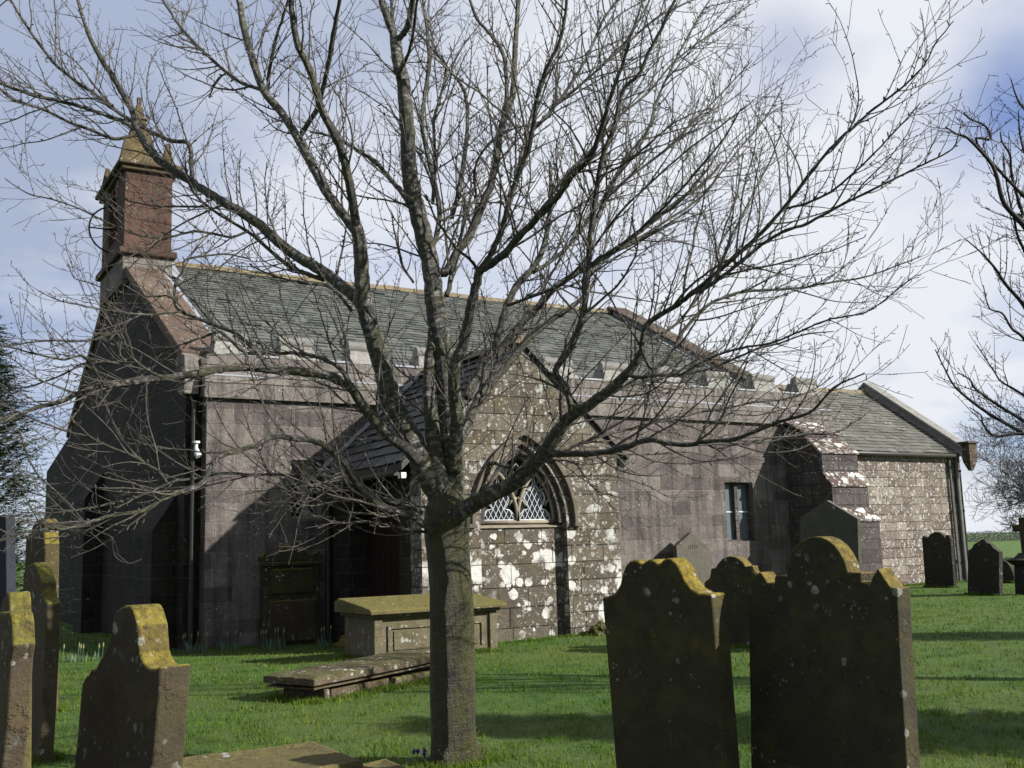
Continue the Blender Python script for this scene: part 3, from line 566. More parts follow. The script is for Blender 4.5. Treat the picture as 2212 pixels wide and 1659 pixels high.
mb = MB(); mb.prism([(jl+.001, PY+.13, 1.931), (jl+.001, PY+.13, 1.95), (jl+.001, PY+.36, 2.02), (jl+.001, PY+.36, 1.931)], (jr-jl-.002, 0, 0)); mb.build('window_sill', 'tracery', church)
# hood mould and inner moulding
def archband(x0, x1, zs, za, w_, y0, y1, name, mat):
    inn = arch(x0, x1, zs, za, 14); o2 = arch(x0-w_, x1+w_, zs, za+w_*1.15, 14); m_ = MB()
    m_.prism([(x, y0, z) for x, z in inn]+[(x, y0, z) for x, z in o2[::-1]], (0, y1-y0, 0)); return m_.build(name, mat, church, bevel=.012)
archband(jl-.13, jr+.13, spr, apz+.15, .075, PY-.09, PY-.001, 'hood_mould', 'mould')
archband(jl+.002, jr-.002, spr, apz-.002, -.12, PY+.07, PY+.165, 'arch_moulding', 'buttress')
for xa_ in (jr+.11, jl-.27): mb = MB(); mb.box((xa_, PY-.11, spr-.07), (xa_+.16, PY-.001, spr+.001)); mb.build('label_stop', 'mould', church, bevel=.01)
# tracery window
yw = PY+.235; wl, wr = jl+.13, jr-.13; wz, wt = 2.03, apz-.16; wxm = (wl+wr)/2
A_ = arch(wl, wr, wz, wt, 16)
mb = MB(); mb.prism([(x, yw+.05, z) for x, z in A_], (0, .02, 0)); win = mb.build('tracery_window', 'dark', church)
mb = MB(); mb.tube([(x, yw, z) for x, z in A_], .035, 6); mb.tube([(wl, yw, wz), (wr, yw, wz)], .035, 6)
for s_ in (-1, 1):    # two lights with their own pointed heads
    a, b_ = (wl, wxm) if s_ < 0 else (wxm, wr)
    la = arch(a, b_, wz+.02, wz+.86, 12); mb.tube([(x, yw-.01, z) for x, z in la], .036, 6)
    xm = (a+b_)/2
    for t in (-1, 1):   # cusps
        mb.tube([(xm+t*.36, yw, wz+.42), (xm+t*.25, yw, wz+.36), (xm+t*.21, yw, wz+.28)], [.03, .022, .012], 6); mb.tube([(xm+t*.26, yw, wz+.62), (xm+t*.14, yw, wz+.56), (xm+t*.10, yw, wz+.62)], [.03, .02, .01], 6)
mb.tube([(wxm-.16, yw, wt-.38), (wxm, yw, wt-.16), (wxm+.16, yw, wt-.38), (wxm, yw, wt-.62), (wxm-.16, yw, wt-.38)], .02, 6)
mb.build('window_tracery', 'tracery', win, smooth=True)
lead = MB(); gl = MB()
for xm in ((wl+wxm)/2, (wxm+wr)/2):
    z0 = wz+.04
    shape = [(-.33, 0), (.33, 0), (.30, .10), (.22, .17), (.12, .19), (.19, .28), (.23, .38), (.19, .48), (.10, .52), (.03, .62), (0, .80), (-.03, .62), (-.10, .52), (-.19, .48), (-.23, .38), (-.19, .28), (-.12, .19), (-.22, .17), (-.30, .10)]
    P = [(xm+x, z0+z) for x, z in shape]
    gl.prism([(x, yw+.03, z) for x, z in P], (0, .015, 0))
    lead.tube([(x, yw+.02, z) for x, z in P+P[:1]], .013, 4)
    def inside(x, z):
        c = False
        for (x1, z1), (x2, z2) in zip(P, P[1:]+P[:1]):
            if (z1 > z) != (z2 > z) and x < (x2-x1)*(z-z1)/(z2-z1)+x1: c = not c
        return c
    for q in range(-12, 13):
        for s_ in (1, -1):
            run = []
            for zz in np.linspace(z0, z0+.8, 90):
                xx = xm+q*.105+s_*(zz-z0)*.55
                if inside(xx, zz): run.append((xx, yw+.018, zz))
                else:
                    if len(run) > 3: lead.tube([run[0], run[-1]], .0065, 4)
                    run = []
gl.build('pane', 'glass', win); lead.build('lead_came', 'came', win)
# porch side walls: the west one has the arched doorway
dy0, dy1, dsp, dap = 16.55, 18.75, 1.75, 2.75
da = arch(dy0, dy1, dsp, dap, 10)
out = [(PY+.421, -.4), (dy0, -.4)]+da[::-1]+[(dy1, -.4), (PYB, -.4), (PYB, pz(PX0)), (PY+.421, pz(PX0))]
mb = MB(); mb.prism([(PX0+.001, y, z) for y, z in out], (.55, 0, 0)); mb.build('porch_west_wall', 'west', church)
mb = MB(); mb.box((PX0+.40, dy0-.2, -.3), (PX0+.46, dy1+.2, dap)); dr = mb.build('door', 'door', church)
mb = MB(); [mb.box((PX0+.39, dy0+.02+q*.24, -.25), (PX0+.399, dy0+.24+q*.24, dap-.1)) for q in range(9)]; mb.build('door_board', 'door', dr)
mb = MB(); mb.box((PX1-.5, PY+.421, -.4), (PX1-.001, PYB, pz(PX1)-.02)); mb.build('porch_east_wall', 'porch', church)
# porch roof
ov = .28; sN = math.hypot(1, .91)
for sg in (-1, 1):
    xe = (PX0-.33) if sg < 0 else (PX1+.24); ze = PA-abs(xe-pxm)*.91
    mb = MB(); mb.prism([(xe, PY+.03, ze), (xe, PY+.03, ze+.13), (pxm, PY+.03, PA+.16), (pxm, PY+.03, PA+.03)], (0, YN-PY+.03, 0)); mb.build('porch_roof', 'gutter', church)
def pcut(a, b_, h, rw): return a, b_
slates('porch_roof_slates', 'slate3', (PX0-.36, YN+.06, PA-abs(PX0-.36-pxm)*.91+.15), (0, -1, 0), (1, 0, .91), YN-PY+.10, abs(PX0-.36-pxm)*sN, row=.3, wd=.42, lift=.02)
slates('porch_roof_slates', 'slate3', (PX1+.27, PY-.04, PA-abs(PX1+.27-pxm)*.91+.15), (0, 1, 0), (-1, 0, .91), YN-PY+.10, abs(PX1+.27-pxm)*sN, row=.3, wd=.42, lift=.02)
mb = MB(); [mb.prism([(pxm-.17, PY-.05+q*.5, PA+.12), (pxm-.03, PY-.05+q*.5, PA+.27), (pxm+.03, PY-.05+q*.5, PA+.27), (pxm+.17, PY-.05+q*.5, PA+.12)], (0, .49, 0)) for q in range(8)]; mb.build('porch_ridge_tiles', 'ridge', church, bevel=.015)
mb = MB(); xa = PX0-.3; mb.prism([(xa, YN-.06, PA-abs(xa-pxm)*.91+.19), (pxm-.1, YN-.06, PA-.09+.22), (pxm-.1, YN-.06, PA-.09+.29), (xa-.0, YN-.06, PA-abs(xa-pxm)*.91+.26)], (0, -.12, 0)); mb.build('valley_flashing', 'lead', church)
mb = MB(); mb.box((PX0-.37, PY-.03, 2.76), (PX0-.27, PY+.10, 2.86)); mb.build('gutter_end', 'white', church, bevel=.01)
mb = MB(); mb.tube([(PX0-.38, PY+.15, 2.86), (PX0-.38, YN-.1, 2.86)], .05, 8); mb.build('gutter', 'gutter', church)
pj = onY(711, 1100, YN-.15); mb = MB(); mb.tube([(PX0-.10, YN-.10, -.2), (PX0-.10, YN-.10, 2.85)], .055, 10); mb.build('downpipe', 'gutter', church)
# ------------------------------------------------------------------ gravestones
FEET = [(20, 19.6, 22, 19.6, .1, 500), (12, 19.6, 20, 19.6, .05, 2500), (22, 22.1, 30.5, 22.1, .06, 2500), (7.8, 15.6, 11.9, 15.6, .05, 1500), (4.9, 19.6, 7.7, 19.6, .07, 1500)]
def hz(x): return 1181-.03*(x-1106)
def stone(name, label, cat, mat, pts, Z, width, thick, group=None, bevel=.012, bottom=-.25, extra=None, lean=0.):
    global FEET
    """pts: front outline, first point low on the left edge, last low on the right edge. Z: distance of the right edge.
    width: real width of the face, which fixes how far the stone is turned"""
    pR = max(pts, key=lambda p: p[0]); xs = [p[0] for p in pts]; xL, xR = min(xs), pts[-1][0] if False else max(xs)
    yh = hz(xR); P0 = atD(xR, yh, Z); best = None
    for i in range(2000):
        a = R(60)+R(115)*i/2000; q = P0+Vector((math.cos(a), math.sin(a), 0))*width; e = abs(proj(q)[0]-xL)
        if best is None or e < best[0]: best = (e, a)
    a = best[1]; U = Vector((math.cos(a), math.sin(a), 0)); nrm = Vector((math.sin(a), -math.cos(a), 0))
    if nrm.dot(P0-CAM) < 0: nrm = -nrm
    W_ = []
    for x, y in pts:
        d = ray(x, y); t = (P0-CAM).dot(nrm)/d.dot(nrm); W_.append(CAM+d*t)
    def down(p, q):     # carry an edge on down into the ground
        dz_ = q.z-p.z
        k_ = (bottom-p.z)/dz_ if abs(dz_) > .02 else 0
        e = p+(q-p)*k_; u_ = max(-.2, min(.2, (e-p).dot(U))); r_ = p+U*u_; r_.z = bottom; return r_
    if W_[0].z > bottom+.03: W_.insert(0, down(W_[0], W_[1]))
    if W_[-1].z > bottom+.03: W_.append(down(W_[-1], W_[-2]))
    # rotate order so that it is a closed ring
    b_ = MB(); b_.prism(W_, nrm*thick); o = b_.build(name, mat, None, bevel=bevel)
    a0_, a1_ = W_[0], W_[-1]
    for k_ in (-.04, thick+.04): FEET.append((a0_.x+nrm.x*k_, a0_.y+nrm.y*k_, a1_.x+nrm.x*k_, a1_.y+nrm.y*k_, .03, 700))
    c = sum(W_, Vector((0, 0, 0)))/len(W_); c.z = 0
    # put the object's origin at the stone's base
    me = o.data
    me.transform(Matrix.Translation(-c)); o.location = c
    tag(o, label, cat, group)
    return o, dict(P0=P0, U=U, n=nrm, c=c)
L_ = 'lichened gravestones of the foreground'; FR = 'gravestones beside the chancel'
stone('gravestone', 'reddish gravestone with round ochre-lichened hump and shoulders, leftmost large one in the foreground', 'gravestone', 'gs_c',
      [(160, 1659), (176, 1479), (184, 1462), (192, 1456), (194, 1446), (205, 1446), (215, 1426), (229, 1402), (240, 1370), (243, 1335), (249, 1321), (258, 1313), (268, 1308), (282, 1308), (288, 1318), (293, 1335), (297, 1352), (299, 1378), (301, 1409), (305, 1422), (313, 1436), (324, 1444), (334, 1445), (345, 1439), (342, 1497), (333, 1603), (328, 1659)], 4.2, .78, .135, L_, bevel=.018)
stone('gravestone', 'tall narrow leaning gravestone with olive rounded head, seen edge-on left of the reddish humped one', 'gravestone', 'gs_d',
      [(30, 1645), (42, 1420), (48, 1300), (50, 1240), (58, 1222), (72, 1215), (80, 1224), (86, 1242), (91, 1257), (91, 1275), (94, 1290), (101, 1303), (97, 1400), (91, 1520), (84, 1636)], 8.6, .9, .115, L_, bevel=.015, bottom=-.08)
stone('gravestone', 'edge-on gravestone with yellow-green moulded cap cut by the left edge of the photo', 'gravestone', 'gs_d',
      [(-70, 1750), (-52, 1500), (-46, 1410), (-50, 1398), (-46, 1340), (-30, 1325), (0, 1322), (22, 1323), (25, 1345), (26, 1380), (27, 1396), (24, 1412), (22, 1425), (14, 1560), (2, 1659)], 4.1, .75, .085, L_, bevel=.01)
stone('gravestone', 'small square-topped yellow-green gravestone just behind the edge-on moulded one', 'gravestone', 'gs_d',
      [(-35, 1500), (-30, 1345), (-12, 1330), (-5, 1340), (4, 1300), (14, 1280), (18, 1279), (20, 1300), (21, 1420), (20, 1500)], 5.4, .8, .105, L_, bevel=.01)
stone('cross_monument', 'tall reddish stone monument with knobbed edge behind the olive-headed gravestone', 'monument', 'gs_c',
      [(50, 1500), (51, 1290), (54, 1200), (56, 1160), (66, 1150), (70, 1135), (80, 1123), (90, 1121), (95, 1128), (94, 1150), (96, 1175), (94, 1290), (93, 1500)], 11.5, .95, .16, L_, bevel=.02)
stone('slate_monument', 'tall smooth blue-grey slab at the extreme left edge before the yew', 'monument', 'granite',
      [(-60, 1480), (-60, 1118), (12, 1112), (16, 1480)], 12.5, .8, .12, bevel=.01)
A_, ia = stone('gravestone', 'broad gravestone with three small scallops and bright yellow lichened top, right of the tree trunk', 'gravestone', 'gs_a',
      [(1319, 1522), (1311, 1420), (1300, 1290), (1316, 1287), (1329, 1280), (1339, 1262), (1344, 1240), (1351, 1222), (1360, 1212), (1371, 1209), (1379, 1212), (1386, 1219), (1392, 1214), (1401, 1208), (1411, 1209), (1419, 1217), (1424, 1219), (1430, 1211), (1439, 1205), (1449, 1207), (1461, 1217), (1471, 1235), (1481, 1257), (1494, 1272), (1511, 1282), (1536, 1283), (1539, 1310), (1544, 1370), (1556, 1522)], 5.9, .86, .15, L_, bevel=.012)
C_, ic = stone('gravestone', 'largest dark gravestone with a tall round head between two pointed corners', 'gravestone', 'gs_b',
      [(1620, 1522), (1616, 1264), (1622, 1252), (1641, 1235), (1649, 1244), (1657, 1259), (1672, 1260), (1674, 1243), (1699, 1243), (1703, 1213), (1710, 1192), (1719, 1179), (1729, 1170), (1744, 1162), (1758, 1159), (1772, 1160), (1786, 1165), (1801, 1176), (1814, 1193), (1824, 1212), (1831, 1236), (1859, 1237), (1860, 1257), (1874, 1260), (1877, 1265), (1884, 1247), (1896, 1227), (1910, 1249), (1924, 1269), (1938, 1270), (1939, 1307), (1944, 1407), (1951, 1522)], 5.5, 1.05, .12, L_, bevel=.012)
stone('gravestone', 'round-headed gravestone with stepped shoulders seen between the two big dark ones', 'gravestone', 'gs_b',
      [(1524, 1385), (1521, 1258), (1533, 1248), (1536, 1228), (1545, 1227), (1551, 1217), (1561, 1206), (1576, 1201), (1591, 1204), (1604, 1214), (1611, 1224), (1621, 1222), (1624, 1234), (1634, 1244), (1637, 1385)], 15.5, .95, .2, L_, bevel=.012, bottom=-.05)
stone('gravestone', 'tall plain gable-topped grey stone standing against the nave buttress', 'gravestone', 'gs_e',
      [(1729, 1300), (1727, 1120), (1786, 1081), (1852, 1120), (1857, 1300)], 14.5, 1.1, .07, bevel=.008)
stone('gravestone', 'dark gravestone with ears and round head before the lichened chancel wall', 'gravestone', 'gs_f',
      [(1998, 1257), (1995, 1215), (1991, 1165), (1994, 1157), (1999, 1160), (2004, 1161), (2009, 1154), (2019, 1149), (2029, 1150), (2038, 1157), (2040, 1162), (2044, 1156), (2049, 1156), (2053, 1165), (2056, 1207), (2060, 1257)], 30.4, 1.3, .11, FR, bevel=.01, bottom=-.1)
stone('gravestone', 'dark ogee-shouldered gravestone just right of the chancel corner downpipes', 'gravestone', 'gs_f',
      [(2090, 1283), (2090, 1240), (2091, 1189), (2098, 1185), (2104, 1175), (2112, 1171), (2118, 1167), (2122, 1165), (2127, 1166), (2130, 1172), (2139, 1175), (2146, 1184), (2158, 1192), (2158, 1240), (2159, 1283)], 26.0, .95, .14, FR, bevel=.01, bottom=-.1)
stone('gravestone', 'low round-topped gravestone by the cross at the right edge', 'gravestone', 'gs_f',
      [(2163, 1256), (2163, 1212), (2169, 1211), (2175, 1215), (2181, 1223), (2187, 1235), (2192, 1256)], 32., .6, .12, FR, bevel=.01, bottom=-.1)
# pale gabled stone against the nave wall, facing the sun
mb = MB(); a0, a1, a2 = onY(1461, 1180, 19.25), onY(1494, 1150, 19.25), onY(1534, 1184, 19.25)
mb.prism([(a0.x, 19.25, -.1), (a0.x, 19.25, a0.z), (a1.x, 19.25, a1.z), (a2.x, 19.25, a2.z), (a2.x, 19.25, -.1)], (0, .16, 0))
go = mb.build('gravestone', 'gs_g', None, bevel=.012); go.data.transform(Matrix.Translation((-a1.x, -19.3, 0))); go.location = (a1.x, 19.3, 0)
tag(go, 'pale gable-topped stone with carved device leaning close to the nave wall', 'gravestone')
mb = MB()
for dx_ in (-.09, .09): mb.tube([(a1.x+dx_+math.cos(t)*.04, 19.248, a1.z-.33+math.sin(t)*.04) for t in np.linspace(0, 2*math.pi, 13)], .006, 4, cap=False)
mb.tube([(a1.x, 19.248, a1.z-.26), (a1.x, 19.248, a1.z-.40)], .006, 4)
mb.build('carved_device', 'gs_f', go)
# cross on a stepped pedestal at the right edge
kc = atD(2216, 1180, 26.5); ax, ay = kc.x, kc.y; kr = thing('cross_monument', 'dark stone cross on a moulded pedestal at the right edge of the photo', 'monument', (ax, ay, 0))
zs = lambda y: atD(2216, y, 26.5).z
mb = MB(); mb.frustum((ax, ay, -.1), .26, .26, .23, .23, zs(1220)+.1); mb.build('pedestal', 'gs_f', kr, bevel=.01)
mb = MB(); mb.frustum((ax, ay, zs(1220)), .25, .25, .36, .36, .12); mb.frustum((ax, ay, zs(1220)+.121), .36, .36, .24, .24, .06); mb.frustum((ax, ay, zs(1220)+.182), .22, .22, .13, .13, .12); mb.build('pedestal_cap', 'gs_f', kr, bevel=.01)
z0 = zs(1220)+.30; z1 = zs(1117); za = zs(1140)
mb = MB(); mb.box((ax-.07, ay-.095, z0), (ax+.07, ay+.095, z1)); mb.build('cross_shaft', 'gs_c', kr, bevel=.02)
for s_ in (-1, 1): mb = MB(); mb.box((ax-.06, ay+s_*.096, za-.09), (ax+.06, ay+s_*.30, za+.09)); mb.build('cross_arm', 'gs_c', kr, bevel=.03)

# scroll-topped wall monument standing in the shade by the nave wall
wm = thing('wall_monument', 'shaded upright monument with scrolled top and blank panel against the wall left of the porch', 'monument', (7.0, 19.55, 0))
def wp(x, y): p = onY(x, y, 19.5); return (p.x, p.z)
mb = MB(); q0, q1 = wp(566, 1372), wp(688, 1372); t0 = wp(566, 1200); mb.box((q0[0], 19.42, -.35), (q1[0], 19.66, t0[1]-.12)); mb.build('body', 'gs_b', wm, bevel=.02)
o_ = [(0, 0), (0, .10), (.06, .18), (.14, .13), (.22, .12), (.30, .20), (.38, .30), (.5, .34), (.62, .30), (.70, .20), (.78, .12), (.86, .13), (.94, .18), (1, .10), (1, 0)]
wd_ = q1[0]-q0[0]+.1; mb = MB(); mb.prism([(q0[0]-.05+u*wd_, 19.40, t0[1]-.119+v) for u, v in o_], (0, .2, 0)); mb.build('scrolled_top', 'gs_b', wm, bevel=.015)
mb = MB(); mb.box((q0[0]-.06, 19.36, t0[1]-.20), (q1[0]+.06, 19.419, t0[1]-.13)); mb.build('cornice', 'gs_b', wm, bevel=.01)
mb = MB(); mb.box((q0[0]+.14, 19.385, t0[1]-.72), (q1[0]-.14, 19.419, t0[1]-.26)); mb.build('panel', 'gs_a', wm, bevel=.02)
mb = MB(); mb.box((q0[0]+.10, 19.385, -.02), (q1[0]-.10, 19.419, t0[1]-.84)); mb.build('panel', 'gs_c', wm, bevel=.02)

# chest tomb before the porch
ty = 14.3; tx0, tx1 = onY(808, 1380, ty).x, onY(1074, 1370, ty).x
lz = onY(802, 1322, ty).z; dep = 1.15; tz = onY(808, 1336, ty).z
ct = thing('chest_tomb', 'panelled chest tomb with wide moss-yellow lid in front of the porch', 'tomb', ((tx0+tx1)/2, ty+dep/2, 0))
mb = MB(); mb.box((tx0+.02, ty+.03, -.4), (tx1-.02, ty+dep, tz)); mb.build('chest', 'tomb', ct, bevel=.01)
for a, b_ in ((tx0, tx0+.13), (tx1-.13, tx1)): mb = MB(); mb.box((a, ty-.01, -.35), (b_, ty+.10, tz-.001)); mb.build('corner_pilaster', 'tomb', ct, bevel=.012)
wid = tx1-tx0
def frame(x0, x1, z0, z1, y, t, name, parent, mat):
    m_ = MB(); m_.box((x0, y, z0), (x0+t, y+.03, z1)); m_.box((x1-t, y, z0), (x1, y+.03, z1)); m_.box((x0+t, y, z1-t), (x1-t, y+.03, z1)); m_.box((x0+t, y, z0), (x1-t, y+.03, z0+t)); return m_.build(name, mat, parent, bevel=.006)
frame(tx0+.22, tx1-.22, tz-.55, tz-.12, ty+.005, .05, 'panel_moulding', ct, 'tomb')
mb = MB(); mb.box((tx0+.32, ty+.012, tz-.47), (tx1-.32, ty+.04, tz-.20)); mb.build('panel', 'tomb', ct, bevel=.006)
mb = MB(); mb.box((tx0-.04, ty-.05, tz+.001), (tx1+.04, ty+dep+.04, tz+.05)); mb.build('lid_moulding', 'tomb', ct, bevel=.015)
mb = MB(); i = len(mb.v); e = .11
mb.prism([(tx0-e, ty-.14, tz+.051), (tx0-e, ty-.14, tz+.115), (tx0-e, ty+.04, tz+.15), (tx0-e, ty+dep-.05, tz+.26), (tx0-e, ty+dep+.1, tz+.21), (tx0-e, ty+dep+.1, tz+.051)], (wid+2*e, 0, 0)); mb.build('lid', 'tomblid', ct, bevel=.018)

# low moss-grown ledger tomb
lzz = .29
p1, p2, p3 = onZ(678, 1468, lzz), onZ(587, 1449, lzz+.04), onZ(1012, 1412, lzz+.02)
ux_ = (p3-p1); ux_.z = 0; LL = ux_.length; ux_.normalize(); uy_ = Vector((-ux_.y, ux_.x, 0)); depth = (p2-p1).dot(uy_); 
lt = thing('ledger_tomb', 'low sagging ledger tomb with moss and white lichen between the tree and the shaded corner', 'tomb', tuple((p1+ux_*LL/2+uy_*.4).to_tuple()))
lt.location.z = 0
def lp(u, v, z): p = p1+ux_*u+uy_*v; return (p.x, p.y, z)
D_ = max(.8, min(1.15, depth)); n_ = 26
mb = MB()
def slab(mb, u0, u1, v0, v1, z0, z1, nu=24, nv=8, amp=.012, slope=0.):
    i = len(mb.v)
    for a in range(nu+1):
        for c in range(nv+1):
            u = u0+(u1-u0)*a/nu; v = v0+(v1-v0)*c/nv
            p = lp(u+(.02*mnoise.noise(Vector((v*3, 1, u))) if a in (0, nu) else 0), v+(.025*mnoise.noise(Vector((u*2.5, 5, v)))if c in (0, nv) else 0), z1+slope*(u-u0)+amp*mnoise.noise(Vector((u*4, v*4, z1)))-(.02 if a in (0, nu) or c in (0, nv) else 0)); mb.v.append(p)
    j = len(mb.v)
    for a in range(nu+1):
        for c in range(nv+1):
            x, y, z = mb.v[i+a*(nv+1)+c]; mb.v.append((x, y, z0+slope*(u1-u0)*a/nu))
    w_ = nv+1
    for a in range(nu):
        for c in range(nv):
            q = i+a*w_+c; mb.f.append([q, q+w_, q+w_+1, q+1]); q = j+a*w_+c; mb.f.append([q, q+1, q+w_+1, q+w_])
    for a in range(nu):
        q = a*w_; mb.f.append([i+q+w_, i+q, j+q, j+q+w_]); q = a*w_+nv; mb.f.append([i+q, i+q+w_, j+q+w_, j+q])
    for c in range(nv):
        mb.f.append([i+c, i+c+1, j+c+1, j+c]); q = nu*w_+c; mb.f.append([i+q+1, i+q, j+q, j+q+1])
slab(mb, 0, LL, 0, D_, lzz-.075, lzz+.02, amp=.02, slope=.03); mb.build('ledger_slab', 'ledger', lt, bevel=.012)
mb = MB(); slab(mb, .03, LL-.03, .03, D_-.03, lzz-.115, lzz-.08, amp=.0, slope=.03); mb.build('under_moulding', 'ledger', lt)
for u0, u1 in ((.20, .28), (.34, 1.25), (1.3, 1.42), (1.46, LL-.1)):
    mb = MB(); v0 = .10 if u1-u0 > .3 else .05
    mb.prism([lp(u0, v0, -.2), lp(u1, v0, -.2), lp(u1, D_-.1, -.2), lp(u0, D_-.1, -.2)], (0, 0, lzz+.07)); mb.build('support', 'ledger' if u0 < 1 else 'tomb', lt, bevel=.02)
FEET += [(p1.x, p1.y, p1.x+ux_.x*LL, p1.y+ux_.y*LL, .07, 2200), (p1.x, p1.y, p2.x, p2.y, .07, 700), (tx0, ty-.05, tx1, ty-.05, .05, 1500), (tx0, ty, tx0, ty+dep, .05, 400)]

# flat slabs at the bottom edge of the frame
def polyslab(name, label, pxs, z, h, mat):
    ps = [onZ(x, y, z) for x, y in pxs]; ctr = sum(ps, Vector())/len(ps); mb = MB(); c = ctr.copy(); c.z = 0
    # top surface with a worn rim and hollow
    n = 10; ring = []
    def edge(t):
        k_ = t*len(ps); a = int(k_) % len(ps); f = k_-int(k_); return ps[a].lerp(ps[(a+1) % len(ps)], f)
    N = 48; i = len(mb.v)
    for lv, (s_, dz_) in enumerate(((1., -h), (1.0, -.03), (.985, -.004), (.93, .0), (.80, -.012), (.5, -.022), (0.02, -.025))):
        for q in range(N):
            p = ctr.lerp(edge(q/N), s_); mb.v.append((p.x+.012*mnoise.noise(p*3)*(lv > 0), p.y, z+dz_+.008*mnoise.noise(p*5)*(lv > 1)))
    for lv in range(6):
        for q in range(N): mb.f.append([i+lv*N+q, i+lv*N+(q+1) % N, i+(lv+1)*N+(q+1) % N, i+(lv+1)*N+q])
    mb.f.append([i+6*N+q for q in range(N)])
    o = mb.build(name, mat, None, smooth=False); o.data.transform(Matrix.Translation(-c)); o.location = c; tag(o, label, 'grave slab', 'flat grave slabs at the foot of the picture')
    bm = bmesh.new(); bm.from_mesh(o.data); bmesh.ops.recalc_face_normals(bm, faces=bm.faces); bm.to_mesh(o.data); bm.free()
polyslab('grave_slab', 'broad ochre and mossy flat slab right of the reddish humped gravestone', [(330, 1643), (407, 1631), (535, 1617), (678, 1599), (784, 1641), (660, 1664), (540, 1740), (380, 1740)], .32, .45, 'slab')
polyslab('grave_slab', 'smaller dark flat slab tucked between the broad ochre slab and the tree foot', [(640, 1672), (786, 1646), (832, 1637), (905, 1668), (820, 1730), (680, 1730)], .24, .4, 'slab')

# boulders
def boulder(name, label, x, y, z, r, mat, sq=.6, moss=False, seed=1.):
    bm = bmesh.new(); bmesh.ops.create_icosphere(bm, subdivisions=4, radius=1)
    for v in bm.verts:
        n = mnoise.noise(v.co*1.6+Vector((seed, 0, 0)))*.35+mnoise.noise(v.co*5+Vector((0, seed, 0)))*.09+(mnoise.noise(v.co*16)*.05 if moss else 0)
        v.co = v.co*(1+n); v.co = Vector((v.co.x*r, v.co.y*r*.8, v.co.z*r*sq))
    me = bpy.data.meshes.new(name); bm.to_mesh(me); bm.free(); me.materials.append(M[mat]); o = bpy.data.objects.new(name, me); sc.collection.objects.link(o); o.location = (x, y, z)
    return tag(o, label, 'stone')
p = onY(1292, 1358, 15.5); boulder('mossy_stone', 'moss-covered stone at the foot of the porch right corner', p.x, 15.4, .08, .22, 'moss', .75, True)
p = onZ(765, 1398, -.1); boulder('loose_stone', 'dull loose stone lying in the shade left of the chest tomb', p.x, p.y, -.08, .36, 'gs_b', .55, False, 4.)

# daffodils in bud along the wall foot
def clump(px, py, w_, n, label, hgt=.30):
    hgt = .2 if px < 300 else .27
    p = onZ(px, py, -.08); p = p if p.y < 19.3 else onY(px, py, 19.3); x, y = p.x, p.y; zz = gz(x, y); root = thing('daffodil_clump', label, 'daffodils', (x, y, zz), 'daffodil clumps in the grass by the church wall')
    L = MB(); Bm = MB(); S = MB()
    for q in range(n):
        a = random.random()*6.28; d = random.random()**.5*w_; bx, by = x+math.cos(a)*d, y+math.sin(a)*d*.5; h = hgt*random.uniform(.55, 1); le = Vector((math.cos(a), math.sin(a), 0))*h*random.uniform(.05, .35)
        wv = Vector((math.cos(a+1.2), math.sin(a+1.2), 0))*.011; b0 = Vector((bx, by, zz-.02)); m1_ = b0+le*.4+Vector((0, 0, h*.6)); t_ = b0+le+Vector((0, 0, h))
        i = len(L.v); L.v += [tuple(b0-wv), tuple(b0+wv), tuple(m1_+wv), tuple(m1_-wv), tuple(t_)]; L.f += [[i, i+1, i+2, i+3], [i+3, i+2, i+4]]
    for q in range(max(2, n//6)):
        a = random.random()*6.28; d = random.random()**.5*w_; b0 = Vector((x+math.cos(a)*d, y+math.sin(a)*d*.5, zz)); h = hgt*random.uniform(.95, 1.2)
        S.tube([b0, b0+Vector((.01, 0, h))], .005, 5); Bm = MB(); Bm.tube([b0+Vector((.01, 0, h)), b0+Vector((.012, 0, h+.02)), b0+Vector((.012, 0, h+.05)), b0+Vector((.013, 0, h+.085))], [.006, .014, .013, .003], 6); Bm.build('bud', 'bud', root)
    L.v += []
    o_ = len(L.v); nf = len(L.f); L.f += [[i+o_ for i in f] for f in S.f]; L.v += S.v; L.build('leaves', 'daff', root)
for a in ((144, 1418, .2, 12, 'daffodil clump farthest left, between the leaning gravestone and the humped one'), (172, 1418, .24, 18, 'second daffodil clump from the left, beside the reddish humped gravestone'), (214, 1416, .06, 6, 'tiny daffodil tuft half hidden by the humped gravestone'),
          (412, 1411, .2, 26, 'daffodil clump under the shaded church corner'), (443, 1409, .07, 6, 'small daffodil tuft right of the shaded church corner'), (486, 1407, .12, 14, 'daffodil clump midway between the church corner and the wall monument'), (512, 1406, .12, 12, 'loose daffodil clump just left of the wall monument'),
          (583, 1404, .2, 30, 'dense daffodil clump at the left foot of the wall monument'), (606, 1403, .1, 14, 'slim daffodil clump at the middle of the wall monument foot'), (699, 1402, .16, 22, 'daffodil clump right of the wall monument by the porch')):
    clump(*a)
